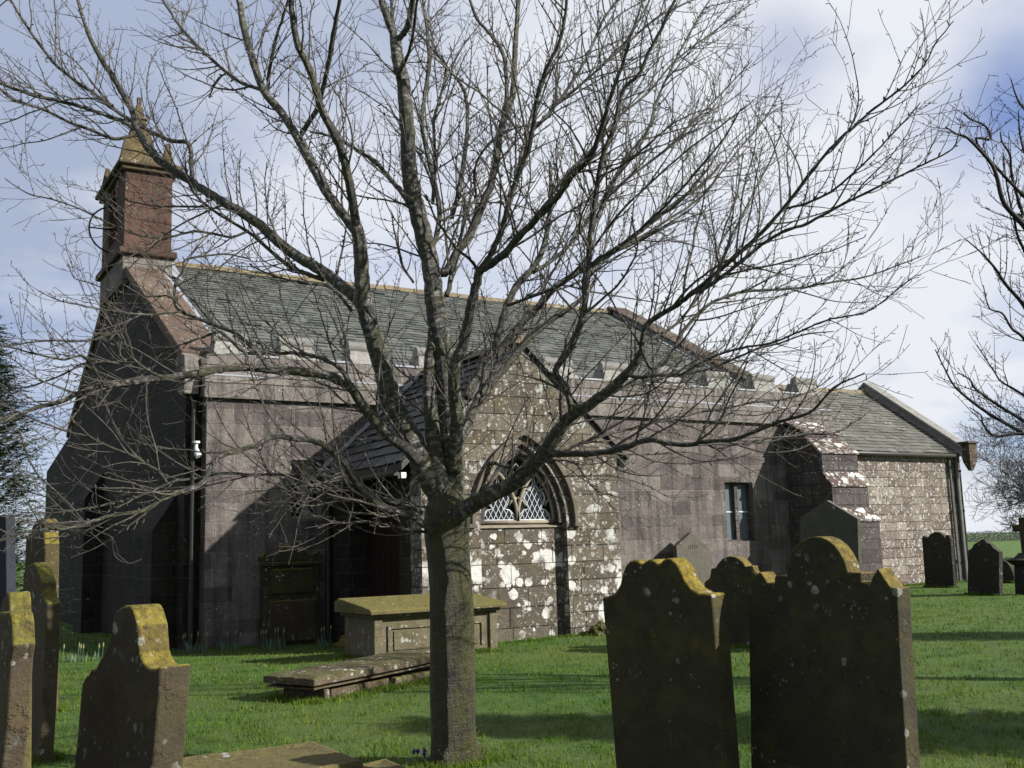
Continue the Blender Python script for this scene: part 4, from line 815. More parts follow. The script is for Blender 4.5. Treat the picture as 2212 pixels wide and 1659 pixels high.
# crocuses by the trunk
p = onZ(915, 1648, .0); cr = thing('crocus_clump', 'purple crocuses at the left foot of the tree', 'flowers', (p.x, p.y, 0)); mb = MB(); ml = MB()
for q in range(9):
    bx, by = p.x+random.uniform(-.13, .13), p.y+random.uniform(-.1, .1)
    for j in range(4):
        a = j*1.57+random.random(); t = Vector((math.cos(a)*.012, math.sin(a)*.012, 0)); i = len(mb.v); b0 = Vector((bx, by, .05)); mb.v += [tuple(b0-t*.3), tuple(b0+Vector((0, 0, .03))+t+Vector((t.y, -t.x, 0))), tuple(b0+Vector((0, 0, .055))+t*.8), tuple(b0+Vector((0, 0, .03))+t-Vector((t.y, -t.x, 0)))]; mb.f.append([i, i+1, i+2, i+3])
    for j in range(6):
        a = random.random()*6.28; t = Vector((math.cos(a), math.sin(a), 0)); i = len(ml.v); b0 = Vector((bx, by, 0)); ml.v += [tuple(b0), tuple(b0+t*.003+Vector((0, 0, 0))), tuple(b0+t*.05+Vector((0, 0, .07)))]; ml.f.append([i, i+1, i+2])
mb.build('petals', 'crocus', cr); ml.build('leaves', 'daff', cr)

# ------------------------------------------------------------------ trees
ZT = 7.8
trunk0 = onZ(984, 1650, 0.)
def catmull(P, per=5):
    out = []; n = len(P)
    for i in range(n-1):
        p0, p1_, p2_, p3_ = P[max(i-1, 0)], P[i], P[i+1], P[min(i+2, n-1)]
        for j in range(per):
            t = j/per; out.append(.5*((2*p1_)+(p2_-p0)*t+(2*p0-5*p1_+4*p2_-p3_)*t*t+(3*p1_-p0-3*p2_+p3_)*t**3))
    out.append(P[-1].copy()); return out
class Twigs:
    def __init__(s, mb, seed=1, dens=1., droop=.0, thin=1.): s.mb = mb; s.r = random.Random(seed); s.dens = dens; s.up = .35; s.thin = thin; s.count = 0
    def spur(s, p, d, r):
        q = s.r; pd = Vector((q.uniform(-1, 1), q.uniform(-1, 1), q.uniform(-.4, 1))); pd = (pd-d*pd.dot(d)); 
        if pd.length < .1: return
        e = (pd.normalized()+d*.7).normalized(); l = q.uniform(.014, .040); s.mb.tube([p, p+e*l*.7, p+e*l], [r*.8, r*.8+.0012, .0012], 4 if r > .003 else 3)
    def grow(s, p, d, L, r, lvl):
        q = s.r; s.count += 1; seg = .055 if lvl < 2 else .045; n = max(3, int(L/seg)); pts = [p.copy()]; rad = [r]; dirs = [d.copy()]
        bend = Vector((q.uniform(-1, 1), q.uniform(-1, 1), q.uniform(-.6, 1.3)))*.05
        for i in range(n):
            d = (d+bend+Vector((q.gauss(0, 1), q.gauss(0, 1), q.gauss(0, 1)))*.075+Vector((0, 0, s.up*.045))).normalized()
            p = p+d*(L/n); pts.append(p.copy()); dirs.append(d.copy()); rad.append(max(.0020*s.thin, r*(1-.62*(i+1)/n)))
        s.mb.tube(pts, rad, 6 if r > .009 else (5 if r > .005 else 3), cap=False)
        for i in range(1, n+1):
            if lvl < 3 and q.random() < (.46 if lvl < 1 else (.30 if lvl < 2 else .10))*s.dens*(1 if i > n*.15 else .3):
                s.child(pts[i], dirs[i], L*(1-.55*i/n), rad[i], lvl)
            if q.random() < .42: s.spur(pts[i], dirs[i], rad[i])
    def child(s, p, d, L, r, lvl, ang=None):
        q = s.r; o_ = Vector((q.gauss(0, 1), q.gauss(0, 1), q.gauss(.25, 1))); o_ = o_-d*o_.dot(d)
        if o_.length < .05: return
        a = q.uniform(R(22), R(56)); e = (d*math.cos(a)+o_.normalized()*math.sin(a)).normalized()
        l = L*q.uniform(.38, .82)
        if l > .05: s.grow(p, e, l, min(r*.6, .0026+l*.0065)*1., lvl+1)
    def along(s, pts, rad, lo=.12, spacing=.10, lmax=1.1):
        L = sum((b-a).length for a, b in zip(pts, pts[1:])); acc = 0; nxt = lo*L+s.r.uniform(0, spacing)
        for a, b, r in zip(pts, pts[1:], rad):
            l = (b-a).length; d = (b-a).normalized() if l > 1e-6 else Vector((0, 0, 1))
            while acc+l > nxt:
                p = a.lerp(b, (nxt-acc)/l); t = nxt/L
                s.child(p, d, min(lmax, .35+L*.45)*(1-.5*t)*s.r.uniform(.7, 1.5), min(r, .016), 0)
                if r < .02: s.spur(p, d, min(r, .006))
                nxt += spacing*s.r.uniform(.5, 1.6)/s.dens
            acc += l
# limbs of the cherry tree: (traced points), start radius, end radius (in D pixels), depth change start->end in metres
LB = []
def limb(part, pts, r0, r1, d0, d1, tw=1.): LB.append((part, pts, r0, r1, d0, d1, tw))
# left great limb and its forks
limb('left_main', [(955, 1075), (930, 1035), (905, 985), (884, 940), (862, 900), (844, 862), (832, 812), (817, 762), (802, 712), (787, 662), (782, 612), (780, 562), (776, 520), (770, 490)], 31, 15, 0, -.15, .25)
limb('left_main', [(772, 495), (757, 410), (744, 350), (727, 300), (699, 245), (684, 200), (669, 150), (644, 100), (634, 50), (627, -10), (620, -60)], 13, 7, -.15, -.9)
limb('left_main', [(776, 510), (745, 468), (720, 435), (702, 410), (677, 362), (644, 300), (607, 242), (569, 195), (549, 137), (537, 100), (525, 50), (512, -20), (500, -60)], 14, 7.5, -.15, .7)
limb('left_main', [(646, 300), (655, 282), (684, 237), (700, 180), (711, 130), (719, 75), (734, 0), (745, -60)], 8, 4.5, .3, -.6, .7)
limb('left_main', [(578, 205), (581, 160), (587, 125), (597, 80), (612, 35), (627, -20)], 6, 3, .6, .2)
limb('left_main', [(569, 195), (530, 182), (500, 165), (460, 130), (420, 92), (380, 45), (340, -20)], 6, 3, .6, 1.4)
limb('upper_left', [(790, 672), (770, 645), (735, 615), (700, 588), (660, 565), (620, 538), (585, 508), (553, 479), (500, 447), (450, 417), (400, 384), (350, 352), (322, 322), (306, 296), (292, 270), (287, 242), (272, 215), (262, 197), (240, 160), (217, 125), (190, 70), (165, -10)], 17, 4, -.1, 1.3, .7)
limb('upper_left', [(290, 280), (268, 263), (237, 252), (187, 234), (125, 217), (75, 207), (25, 189), (-40, 165)], 6.5, 4, 1.2, 1.0)
limb('upper_left', [(415, 385), (413, 350), (411, 318), (400, 306), (370, 304), (325, 284), (280, 259), (237, 229), (200, 199), (175, 184), (140, 157), (115, 134), (85, 95), (60, 60), (20, -5)], 7, 3.5, 1.0, 1.9)
limb('upper_left', [(300, 292), (282, 294), (245, 300), (200, 282), (150, 264), (100, 239), (50, 222), (20, 209), (-30, 165)], 5, 3.5, 1.2, .7)
limb('upper_left', [(700, 605), (665, 592), (620, 572), (560, 520), (530, 497), (475, 464), (430, 430), (412, 405), (404, 385), (400, 345)], 7, 2.5, .1, .6)
limb('upper_left', [(445, 447), (400, 446), (350, 446), (300, 439), (260, 428), (225, 415)], 3.5, 1.6, .5, .9)
limb('upper_left', [(535, 500), (500, 512), (460, 505), (420, 500), (360, 512), (300, 508), (230, 480), (170, 450), (110, 430), (60, 418), (10, 385)], 4, 1.5, .3, -.4)
limb('upper_left', [(760, 672), (735, 640), (705, 617), (660, 612), (590, 596), (540, 572)], 5, 2, -.1, -.6)
# centre
limb('centre_left', [(960, 1075), (946, 1010), (938, 960), (931, 900), (926, 840), (928, 780), (934, 730), (936, 700)], 22, 11, -.05, .1, .25)
limb('centre', [(972, 1080), (975, 1030), (975, 975), (972, 920), (967, 862), (960, 800), (953, 740), (944, 690), (938, 650), (934, 600), (925, 550), (910, 490), (898, 440), (889, 400), (882, 325), (878, 250), (871, 175), (859, 125), (854, 82)], 29, 14, .05, .25, .45)
limb('centre', [(854, 85), (842, 52), (832, 25), (818, -20), (805, -60)], 11, 8, .25, .35)
limb('centre', [(856, 88), (872, 72), (882, 55), (887, 25), (895, -20), (900, -60)], 9, 7, .25, -.2)
limb('centre', [(852, 70), (848, 40), (846, 0), (848, -50)], 6, 4, .25, .6)
limb('centre', [(858, 168), (866, 150), (879, 125), (890, 85), (897, 40), (902, -30)], 5.5, 3, .2, -.5)
limb('centre', [(905, 475), (884, 440), (862, 408), (837, 380), (812, 350), (780, 330), (744, 307), (700, 290), (670, 285)], 9, 3, .2, .9)
limb('centre', [(893, 610), (870, 575), (862, 545), (852, 500), (846, 460)], 4, 2, .3, .8)
limb('centre', [(925, 560), (945, 500), (948, 440), (930, 360), (912, 275), (918, 200), (926, 140), (922, 60), (909, -30)], 8, 4, .3, 1.0)
limb('centre', [(935, 440), (940, 350), (937, 262), (947, 225), (964, 150), (945, 120), (920, 90), (900, 65)], 6, 3, .8, 1.4)
# right of centre
limb('right_centre', [(980, 1020), (984, 960), (988, 900), (982, 850), (982, 787), (999, 750), (1010, 700), (1020, 650), (1030, 610), (1036, 582)], 18, 10, 0, -.35, .4)
limb('right_centre', [(1034, 590), (1022, 568), (1005, 552), (985, 535), (960, 500), (940, 470), (920, 420)], 5, 2.5, -.3, -.8)
limb('right_centre', [(1036, 582), (1054, 560), (1066, 537), (1082, 500), (1095, 455), (1102, 423), (1125, 365), (1141, 325), (1152, 270), (1164, 195), (1182, 145), (1206, 98), (1218, 50), (1228, -30)], 9, 4, -.35, -1.0)
limb('right_centre', [(1036, 585), (1060, 570), (1090, 548), (1120, 512), (1151, 481), (1178, 452), (1206, 423), (1222, 400), (1240, 375), (1278, 335), (1304, 260), (1322, 200), (1345, 140), (1360, 90)], 11, 3.5, -.35, -1.5)
limb('right_centre', [(1095, 440), (1115, 395), (1125, 340), (1138, 300), (1164, 268), (1190, 240), (1206, 221), (1235, 178), (1265, 130), (1285, 85), (1306, 38), (1345, -15)], 6, 3.5, -.5, .1)
limb('right_centre', [(1190, 236), (1240, 195), (1307, 137), (1350, 98), (1414, 42), (1470, 12), (1520, -10)], 4.5, 2.5, -.1, .5)
limb('back_right', [(1008, 860), (1022, 825), (1045, 790), (1065, 762), (1080, 712), (1095, 662), (1115, 619), (1140, 592), (1165, 557), (1178, 520), (1185, 480), (1190, 420), (1188, 350)], 13, 4, .3, 1.2, .8)
limb('back_right', [(995, 960), (1000, 935), (1015, 905), (1035, 857), (1055, 830), (1080, 807), (1110, 772), (1140, 734), (1165, 712), (1190, 692), (1215, 677), (1238, 660), (1262, 640), (1290, 600)], 14, 4.5, .2, .9, .8)
limb('back_right', [(1040, 850), (1052, 800), (1070, 770), (1115, 712), (1140, 685), (1165, 662), (1190, 630), (1215, 609), (1265, 579), (1300, 560), (1327, 542), (1375, 505), (1420, 470), (1470, 430), (1520, 395), (1560, 350)], 11, 3.5, .4, 1.5)
limb('back_right', [(925, 570), (960, 590), (990, 540), (1011, 515), (1037, 455), (1063, 390), (1073, 330), (1083, 276), (1095, 235), (1109, 195), (1113, 100), (1120, 0), (1126, -50)], 13, 5, .5, .9, .7)
limb('back_right', [(975, 470), (990, 420), (1000, 360), (1008, 300), (1010, 240), (1000, 190), (970, 150), (955, 135)], 8, 4, .7, 1.3)
limb('back_right', [(1085, 270), (1095, 205), (1092, 150), (1085, 112), (1060, 75), (1030, 40), (1010, -15)], 7, 4, .8, 1.2)
limb('back_right', [(1011, 515), (1030, 440), (1024, 380), (1040, 330), (1085, 290), (1130, 272), (1170, 262)], 5, 2, .8, .6)
limb('back_right', [(965, 640), (975, 600), (988, 540), (1000, 490), (1003, 430)], 8, 4, .4, .8)
# great right limb
limb('right_main', [(965, 1118), (985, 1112), (1008, 1098), (1030, 1085), (1052, 1073), (1102, 1047), (1140, 1020), (1165, 990), (1190, 955), (1227, 904), (1265, 880), (1315, 844), (1352, 809), (1372, 785), (1385, 760)], 22, 9, -.1, -.6, .7)
limb('right_main', [(1372, 785), (1385, 760), (1387, 737), (1395, 704), (1415, 687), (1465, 657), (1493, 634), (1530, 605), (1570, 570), (1610, 535), (1659, 488), (1721, 414), (1760, 362), (1803, 311), (1850, 268), (1890, 233), (1935, 200), (1972, 167), (2001, 134), (2020, 95), (2060, 45)], 8.5, 1.6, -.6, -1.6, .9)
limb('right_main', [(1493, 636), (1540, 612), (1600, 565), (1659, 519), (1700, 497), (1741, 484), (1785, 460), (1824, 439), (1870, 417), (1922, 391), (1965, 370), (2009, 348), (2045, 330), (2064, 312), (2076, 268)], 6.5, 1.8, -.9, -1.2)
limb('right_main', [(1700, 450), (1740, 440), (1795, 414), (1840, 377), (1880, 340), (1927, 290), (1960, 255), (1988, 222)], 4, 1.6, -1.2, -1.9)
limb('right_main', [(1228, 904), (1235, 887), (1222, 837), (1200, 807), (1212, 779), (1235, 749), (1250, 707), (1262, 667), (1267, 624), (1271, 580), (1273, 530), (1280, 470), (1297, 358), (1310, 315), (1326, 276), (1346, 195), (1379, 163), (1401, 114), (1427, 65), (1465, -15)], 9.5, 3.5, -.5, -1.2)
limb('right_main', [(1160, 1000), (1180, 985), (1202, 980), (1265, 980), (1315, 975), (1350, 966), (1402, 950), (1440, 957), (1485, 961), (1522, 954), (1584, 949), (1634, 931), (1684, 911), (1725, 900), (1759, 884), (1799, 839), (1835, 820), (1867, 807)], 9.5, 1.8, -.3, -1.5, .9)
limb('right_main', [(1520, 955), (1549, 968), (1609, 956), (1684, 944), (1749, 936), (1809, 934), (1845, 912), (1872, 894)], 3.5, 1.5, -.8, -.5)
limb('right_main', [(1205, 985), (1250, 960), (1310, 938), (1370, 925), (1409, 914), (1459, 904), (1522, 888), (1580, 880), (1634, 868), (1700, 862), (1760, 840), (1800, 812)], 5.5, 1.7, -.3, .3)
limb('right_main', [(1352, 809), (1380, 815), (1409, 811), (1475, 808), (1534, 796), (1584, 776), (1634, 754), (1684, 741), (1741, 722), (1802, 716)], 5.5, 1.5, -.6, -.9)
limb('right_main', [(1388, 760), (1409, 795), (1447, 771), (1472, 721), (1522, 665), (1570, 640), (1620, 628), (1690, 625), (1741, 620), (1782, 612), (1865, 599), (1914, 583), (1988, 554)], 6, 1.6, -.7, -.2)
limb('right_main', [(1475, 808), (1530, 775), (1600, 752), (1659, 743), (1700, 728), (1741, 710), (1785, 692), (1824, 684), (1860, 678), (1881, 669), (1915, 645), (1945, 620), (1980, 593)], 4, 1.5, -.7, -1.6)
limb('right_main', [(1387, 740), (1410, 730), (1460, 700), (1510, 640), (1540, 590), (1555, 530), (1570, 480), (1590, 430), (1600, 370), (1605, 330)], 4.5, 1.8, -.7, 0.2)
limb('right_main', [(1262, 640), (1262, 600), (1290, 560), (1330, 540), (1400, 480), (1470, 410), (1530, 340), (1570, 290), (1600, 235)], 6, 2, -.6, -1.3)
limb('right_main', [(1280, 500), (1310, 420), (1350, 345), (1400, 280), (1420, 215), (1450, 150), (1480, 90), (1520, 20), (1560, -40)], 5.5, 2, -.8, -.3)
limb('right_main', [(1190, 960), (1250, 900), (1320, 850), (1380, 826), (1430, 816), (1490, 790), (1540, 770)], 8, 2.5, .1, .9)
limb('right_main', [(1165, 990), (1120, 985), (1100, 1010), (1062, 1000), (1052, 1020), (1040, 1060), (1020, 1090)][::-1], 7, 4, -.1, -.3)
limb('right_main', [(1100, 1046), (1115, 1020), (1160, 1000), (1200, 995), (1240, 1000), (1265, 1030), (1290, 1060), (1330, 1072)], 4, 1.5, -.3, -1.1)
limb('right_main', [(1200, 1030), (1260, 1028), (1330, 1030), (1400, 1050), (1440, 1072), (1470, 1075)], 2.6, 1.2, -.5, -.2)
limb('right_main', [(1206, 840), (1170, 822), (1130, 812), (1100, 806)], 3.5, 1.5, -.5, -.9)
# upper right fan
limb('back_right', [(1262, 620), (1300, 560), (1370, 520), (1450, 470), (1520, 420), (1590, 330), (1650, 260), (1690, 190)], 5, 1.6, .6, 1.6)
limb('back_right', [(1190, 420), (1230, 370), (1280, 320), (1340, 250), (1400, 200), (1460, 130), (1540, 70), (1620, 10)], 5, 1.6, .9, 1.9)
limb('back_right', [(1150, 590), (1220, 540), (1290, 450), (1350, 390), (1430, 330), (1500, 260), (1570, 190), (1625, 130)], 6, 1.6, .5, 1.0)
limb('back_right', [(1095, 660), (1150, 640), (1230, 600), (1330, 470), (1400, 400), (1490, 320), (1560, 270), (1630, 215)], 5, 1.6, .3, -.4)
# lower left limbs
limb('lower_left', [(905, 1000), (885, 975), (862, 958), (838, 940), (812, 912), (782, 874), (762, 842), (732, 819), (687, 807), (644, 802), (600, 800), (553, 794), (510, 794), (475, 797), (425, 807), (350, 817), (275, 827), (220, 830), (160, 854), (132, 867), (75, 882), (32, 897), (-40, 920)], 16, 3.5, -.1, -1.6, .9)
limb('lower_left', [(764, 845), (754, 824), (732, 794), (700, 777), (657, 764), (600, 763), (553, 764), (520, 757), (478, 717), (440, 728), (412, 737), (380, 748), (350, 757), (330, 770)], 7, 1.8, -.5, .1)
limb('lower_left', [(580, 797), (560, 765), (540, 748), (512, 722), (450, 697), (390, 672), (377, 649), (380, 607), (395, 587), (400, 562), (437, 554), (487, 549), (540, 560)], 6.5, 2, -.8, -.5)
limb('lower_left', [(392, 674), (350, 678), (312, 679), (225, 669), (175, 659), (130, 650), (82, 628)], 3.6, 1.3, -.8, -1.5)
limb('lower_left', [(388, 660), (365, 640), (330, 640), (290, 638), (240, 628), (190, 610), (160, 600), (148, 570)], 3, 1.3, -.8, -.3)
limb('lower_left', [(352, 816), (300, 787), (275, 754), (257, 717), (220, 728), (185, 737), (100, 736), (25, 746), (-20, 747)], 4.5, 1.8, -1.2, -2.0)
limb('lower_left', [(222, 829), (200, 792), (175, 769), (140, 777), (110, 772), (75, 764), (30, 752), (-20, 740)], 4, 2, -1.4, -1.9)
limb('lower_left', [(300, 784), (240, 783), (175, 787), (150, 802), (75, 832), (-10, 845)], 3.5, 2, -1.3, -1.0)
limb('low_left', [(935, 1150), (917, 1134), (887, 1114), (837, 1099), (800, 1079), (775, 1052), (755, 1020), (744, 1000), (717, 977), (687, 955), (637, 947), (590, 944), (553, 962), (500, 977), (466, 990), (450, 1022), (435, 1045), (400, 1060), (362, 1072), (325, 1095), (300, 1105), (250, 1112), (212, 1122), (175, 1135), (137, 1142), (75, 1145), (32, 1157), (-40, 1180)], 9.5, 2.6, -.15, -2.3, .7)
limb('low_left', [(912, 1108), (880, 1090), (840, 1082), (800, 1062), (762, 1045), (735, 1035), (697, 1028), (640, 1027), (590, 1025), (537, 1026), (500, 1022), (462, 1025), (437, 1032), (387, 1037), (362, 1045), (300, 1072), (250, 1085), (180, 1100), (100, 1108), (28, 1106)], 6.5, 1.8, -.1, -1.7, .8)
limb('low_left', [(362, 1045), (345, 1020), (325, 1007), (287, 985), (237, 965), (200, 947), (175, 939), (130, 927), (50, 895), (-20, 860)], 4, 1.8, -1.3, -1.8)
limb('low_left', [(38, 925), (45, 940), (62, 990), (82, 1025), (125, 1065), (155, 1095), (185, 1130), (212, 1147), (240, 1160), (243, 1180), (248, 1200), (262, 1212), (285, 1216), (305, 1208)][::-1], 1.8, 3.0, -1.9, -2.2, .3)
limb('low_left', [(930, 1150), (899, 1147), (870, 1142), (849, 1137), (787, 1127), (724, 1130), (690, 1115), (650, 1110)], 4.5, 2, -.1, -.9)
limb('low_left', [(800, 1076), (770, 1062), (730, 1060), (680, 1064), (632, 1064), (600, 1048), (560, 1033)], 3.5, 1.8, -.4, -1.1)
limb('low_left', [(930, 1096), (900, 1094), (850, 1096), (815, 1080), (790, 1060), (740, 1052), (690, 1047)], 3, 1.6, -.1, .5)
limb('low_left', [(238, 1085), (232, 1110), (180, 1100), (120, 1080), (70, 1065), (10, 1050)], 2.4, 1.3, -1.5, -1.1)

tree = thing('cherry_tree', 'bare winter cherry tree with silvery banded bark spreading across the whole picture', 'tree', (trunk0.x, trunk0.y, 0))
tp = [(984, 1700), (984, 1660), (983, 1635), (980, 1600), (978, 1540), (977, 1450), (976, 1350), (974, 1260), (969, 1190), (966, 1150), (966, 1120), (965, 1095), (963, 1070), (962, 1052), (962, 1040)]
tr_ = [66, 58, 53, 50, 48.5, 48, 47.5, 47, 47, 48.5, 50, 46, 34, 20, 4]
Zb = proj(trunk0)[2]
def lpos(x, y, dd): return atD(x, y, Zb+dd)
P = [lpos(x, y, 0) for x, y in tp]; pr = [r*Zb/F for r in tr_]
PP = catmull(P, 8); RR = []
for i in range(len(pr)-1): RR += [pr[i]+(pr[i+1]-pr[i])*j/8 for j in range(8)]
RR.append(pr[-1]); mb = MB(); mb.tube(PP, RR, 56, noisy=.07, seed=2.)
for i_, v_ in enumerate(mb.v):
    zz_ = max(0., v_[2]-.02); cx_, cy_ = trunk0.x, trunk0.y; an_ = math.atan2(v_[1]-cy_, v_[0]-cx_); f_ = math.exp(-zz_/.10)*(.05+.16*max(0, math.sin(an_*2.+.6))+.14*max(0, math.sin(an_*3.+2.)))+.012*mnoise.noise(Vector((an_*7, zz_*1.3, 2)))
    mb.v[i_] = (v_[0]+(v_[0]-cx_)*f_, v_[1]+(v_[1]-cy_)*f_, v_[2])
bu = onZ(1012, 1650, .0)
mb.build('trunk', 'trunkbark', tree, smooth=True)
# moss cushion at the foot
bm = MB(); 
for q in range(2600):
    a = random.random()*6.28; rr = pr[2]*random.uniform(.98, 1.32); h = max(0, random.gauss(.02, .09))
    side = .5+.5*math.cos(a-R(-60)); h = abs(h)*(.3+1.1*side); c = Vector((trunk0.x+math.cos(a)*rr*(1.12-h), trunk0.y+math.sin(a)*rr*(1.12-h), h-.01)); s_ = random.uniform(.006, .014)
    e1 = Vector((random.gauss(0, 1), random.gauss(0, 1), random.gauss(0, 1))).normalized()*s_; e2 = Vector((random.gauss(0, 1), random.gauss(0, 1), random.gauss(0, 1))).normalized()*s_; i = len(bm.v); bm.v += [tuple(c), tuple(c+e1), tuple(c+e2)]; bm.f.append([i, i+1, i+2])
bm.build('root_moss', 'moss', tree)
parts = {}; tw = MB(); T = Twigs(tw, 11, dens=.93)
for li, (part, pts, r0, r1, d0, d1, dn) in enumerate(LB):
    n = len(pts); d0_, Ls = 0, [0]
    for a, b_ in zip(pts, pts[1:]): Ls.append(Ls[-1]+math.hypot(a[0]-b_[0], a[1]-b_[1]))
    P = [lpos(x, y, d0+(d1-d0)*(l/Ls[-1])) for (x, y), l in zip(pts, Ls)]
    sc_ = .90 if r0 > 17 else (.80 if r0 > 9 else .72)
    rr = [(r1+(r0-r1)*(1-l/Ls[-1])**.9)*sc_*(Zb+d0+(d1-d0)*l/Ls[-1])/F for l in Ls]
    per = 4; PP = catmull(P, per); RR = []
    for i in range(n-1): RR += [rr[i]+(rr[i+1]-rr[i])*j/per for j in range(per)]
    RR.append(rr[-1])
    for i in range(1, len(PP)-1):
        w_ = .004+min(.01, RR[i]*.2); PP[i] = PP[i]+Vector((mnoise.noise(Vector((li, i*.7, 0))), mnoise.noise(Vector((li, i*.7, 9))), mnoise.noise(Vector((li, i*.7, 5)))))*w_
        if RR[i] < .03 and i % per == 0: RR[i] *= 1.15
    m_ = parts.setdefault(part, MB()); m_.tube(PP, RR, 20 if rr[0] > .05 else (12 if rr[0] > .02 else 7), noisy=.06 if rr[0] > .03 else 0, seed=li)
    if dn: T.along(PP, RR, lo=.06 if dn < .8 else .03, spacing=.075/max(dn, .2), lmax=1.25)
names = {}
for part, m_ in parts.items(): m_.build('branch', 'bark', tree, smooth=True)
tw.build('twigs', 'twig', tree, smooth=True)
print('cherry twigs', T.count, len(tw.v))

# tree whose knobbly branches reach in from the right
rt_base = onZ(2212, 1475, 0.)+Vector((.95, -1, 0))*1.5
RB_ = [([(2330, 700), (2260, 560), (2212, 488), (2169, 439), (2153, 381), (2137, 348), (2091, 299), (2067, 290), (2042, 274)], 9, 1.8), ([(2141, 350), (2141, 300), (2128, 272), (2095, 257), (2081, 243)], 4, 1.6), ([(2230, 500), (2210, 463), (2186, 381), (2182, 336), (2165, 307), (2161, 286)], 5, 1.8), ([(2290, 330), (2212, 235), (2194, 204), (2184, 171)], 4, 1.6),
       ([(2320, 850), (2240, 720), (2212, 661), (2174, 616), (2149, 579), (2124, 550), (2089, 519)], 7, 1.5), ([(2290, 820), (2212, 731), (2186, 710), (2165, 677), (2137, 665), (2124, 616)], 5, 1.2), ([(2330, 990), (2212, 910), (2159, 877), (2109, 842), (2095, 820), (2069, 805)], 6, 1.6), ([(2330, 1000), (2212, 937), (2134, 892), (2084, 855), (2059, 830), (2040, 795), (2020, 755)], 6, 1.4),
       ([(2320, 960), (2212, 937), (2151, 942), (2124, 917), (2119, 897), (2094, 880)], 5, 1.3), ([(2300, 930), (2212, 855), (2164, 825), (2149, 805), (2110, 745)], 4, 1.4), ([(2320, 720), (2212, 540), (2190, 470), (2175, 400), (2168, 340)], 5, 1.5), ([(2310, 640), (2230, 380), (2205, 300), (2200, 240)], 5, 1.6)]
Zr = proj(rt_base)[2]; rtree = thing('broadleaf_tree', 'dark knobbly bare branches of a tree reaching in at the right edge', 'tree', (rt_base.x, rt_base.y, 0))
tb = MB(); tb.tube(catmull([rt_base+Vector((0, 0, -.1)), rt_base+Vector((0, 0, .4)), rt_base+Vector((.02, .05, 1.6)), rt_base+Vector((-.05, .1, 2.9)), rt_base+Vector((0, .1, 4.2)), rt_base+Vector((.1, 0, 5.6))], 5), [.22-.19*i/25 for i in range(26)], 16, noisy=.06, seed=5); tb.build('trunk', 'darkbark', rtree, smooth=True)
rb = MB(); rtw = MB(); T2 = Twigs(rtw, 5, dens=1.0, thin=1.4); T2.up = 1.2
for i, (pts, r0, r1) in enumerate(RB_):
    n = len(pts); P = [atD(x, y, Zr+(-.3+.25*(i % 4))) for x, y in pts]; st = rt_base+Vector((0, .08, min(4.8, max(.8, P[0].z*.62)))); P = [st]+P; rr = [(r0+2)*Zr/F]+[(r0+(r1-r0)*j/(n-1))*.8*Zr/F for j in range(n)]
    PP = catmull(P, 5); RR = []
    for q in range(n): RR += [rr[q]+(rr[q+1]-rr[q])*j/5 for j in range(5)]
    RR.append(rr[-1]); rb.tube(PP, RR, 8); T2.along(PP, RR, lo=.2, spacing=.09, lmax=.85)
rb.build('branch', 'darkbark', rtree, smooth=True); rtw.build('twigs', 'darkbark', rtree, smooth=True)

# bare trees grown from code: far one beyond the chancel, one out of frame whose trunk shades the lawn
def bare_tree(name, label, base, H, mat, seed, r0, thin, crown=.8, lv=4, nb=7, group=None):
    q = random.Random(seed); root = thing(name, label, 'tree', tuple(base), group); tm = MB(); cm = MB(); base = Vector(base)
    def rec(p, d, L, r, l):
        n = 6; pts = [p.copy()]; rad = [r]; dirs = [d]
        for i in range(n):
            d = (d+Vector((q.gauss(0, 1), q.gauss(0, 1), q.gauss(.25, .8)))*.11).normalized(); p = p+d*L/n; pts.append(p.copy()); rad.append(max(thin, r*(1-.6*(i+1)/n))); dirs.append(d)
        (tm if l == 0 else cm).tube(pts, rad, 10 if l == 0 else (6 if l < 2 else 3), cap=False)
        if l >= lv: return
        for j in range(nb if l < 3 else nb-2):
            i = q.randint(2 if l == 0 else 1, n); o_ = Vector((q.gauss(0, 1), q.gauss(0, 1), q.gauss(.1, .7))); o_ = (o_-dirs[i]*o_.dot(dirs[i])).normalized(); a = q.uniform(R(25), R(70)); e = dirs[i]*math.cos(a)+o_*math.sin(a)
            rec(pts[i], e, L*q.uniform(.5, .78)*crown, rad[i]*q.uniform(.5, .8), l+1)
    rec(base, Vector((0, 0, 1)), H*.5, r0, 0); tm.build('trunk', mat, root, smooth=True); cm.build('crown', mat, root); return root
fb = onZ(2262, 1190, -.8); fb = atD(2300, 1180, 62.); fb.z = -.8
bare_tree('broadleaf_tree', 'haze-coloured fine-twigged bare tree in the distance beyond the chancel corner', fb, 11., 'farbark', 21, .26, .012, .96, 5, 6)

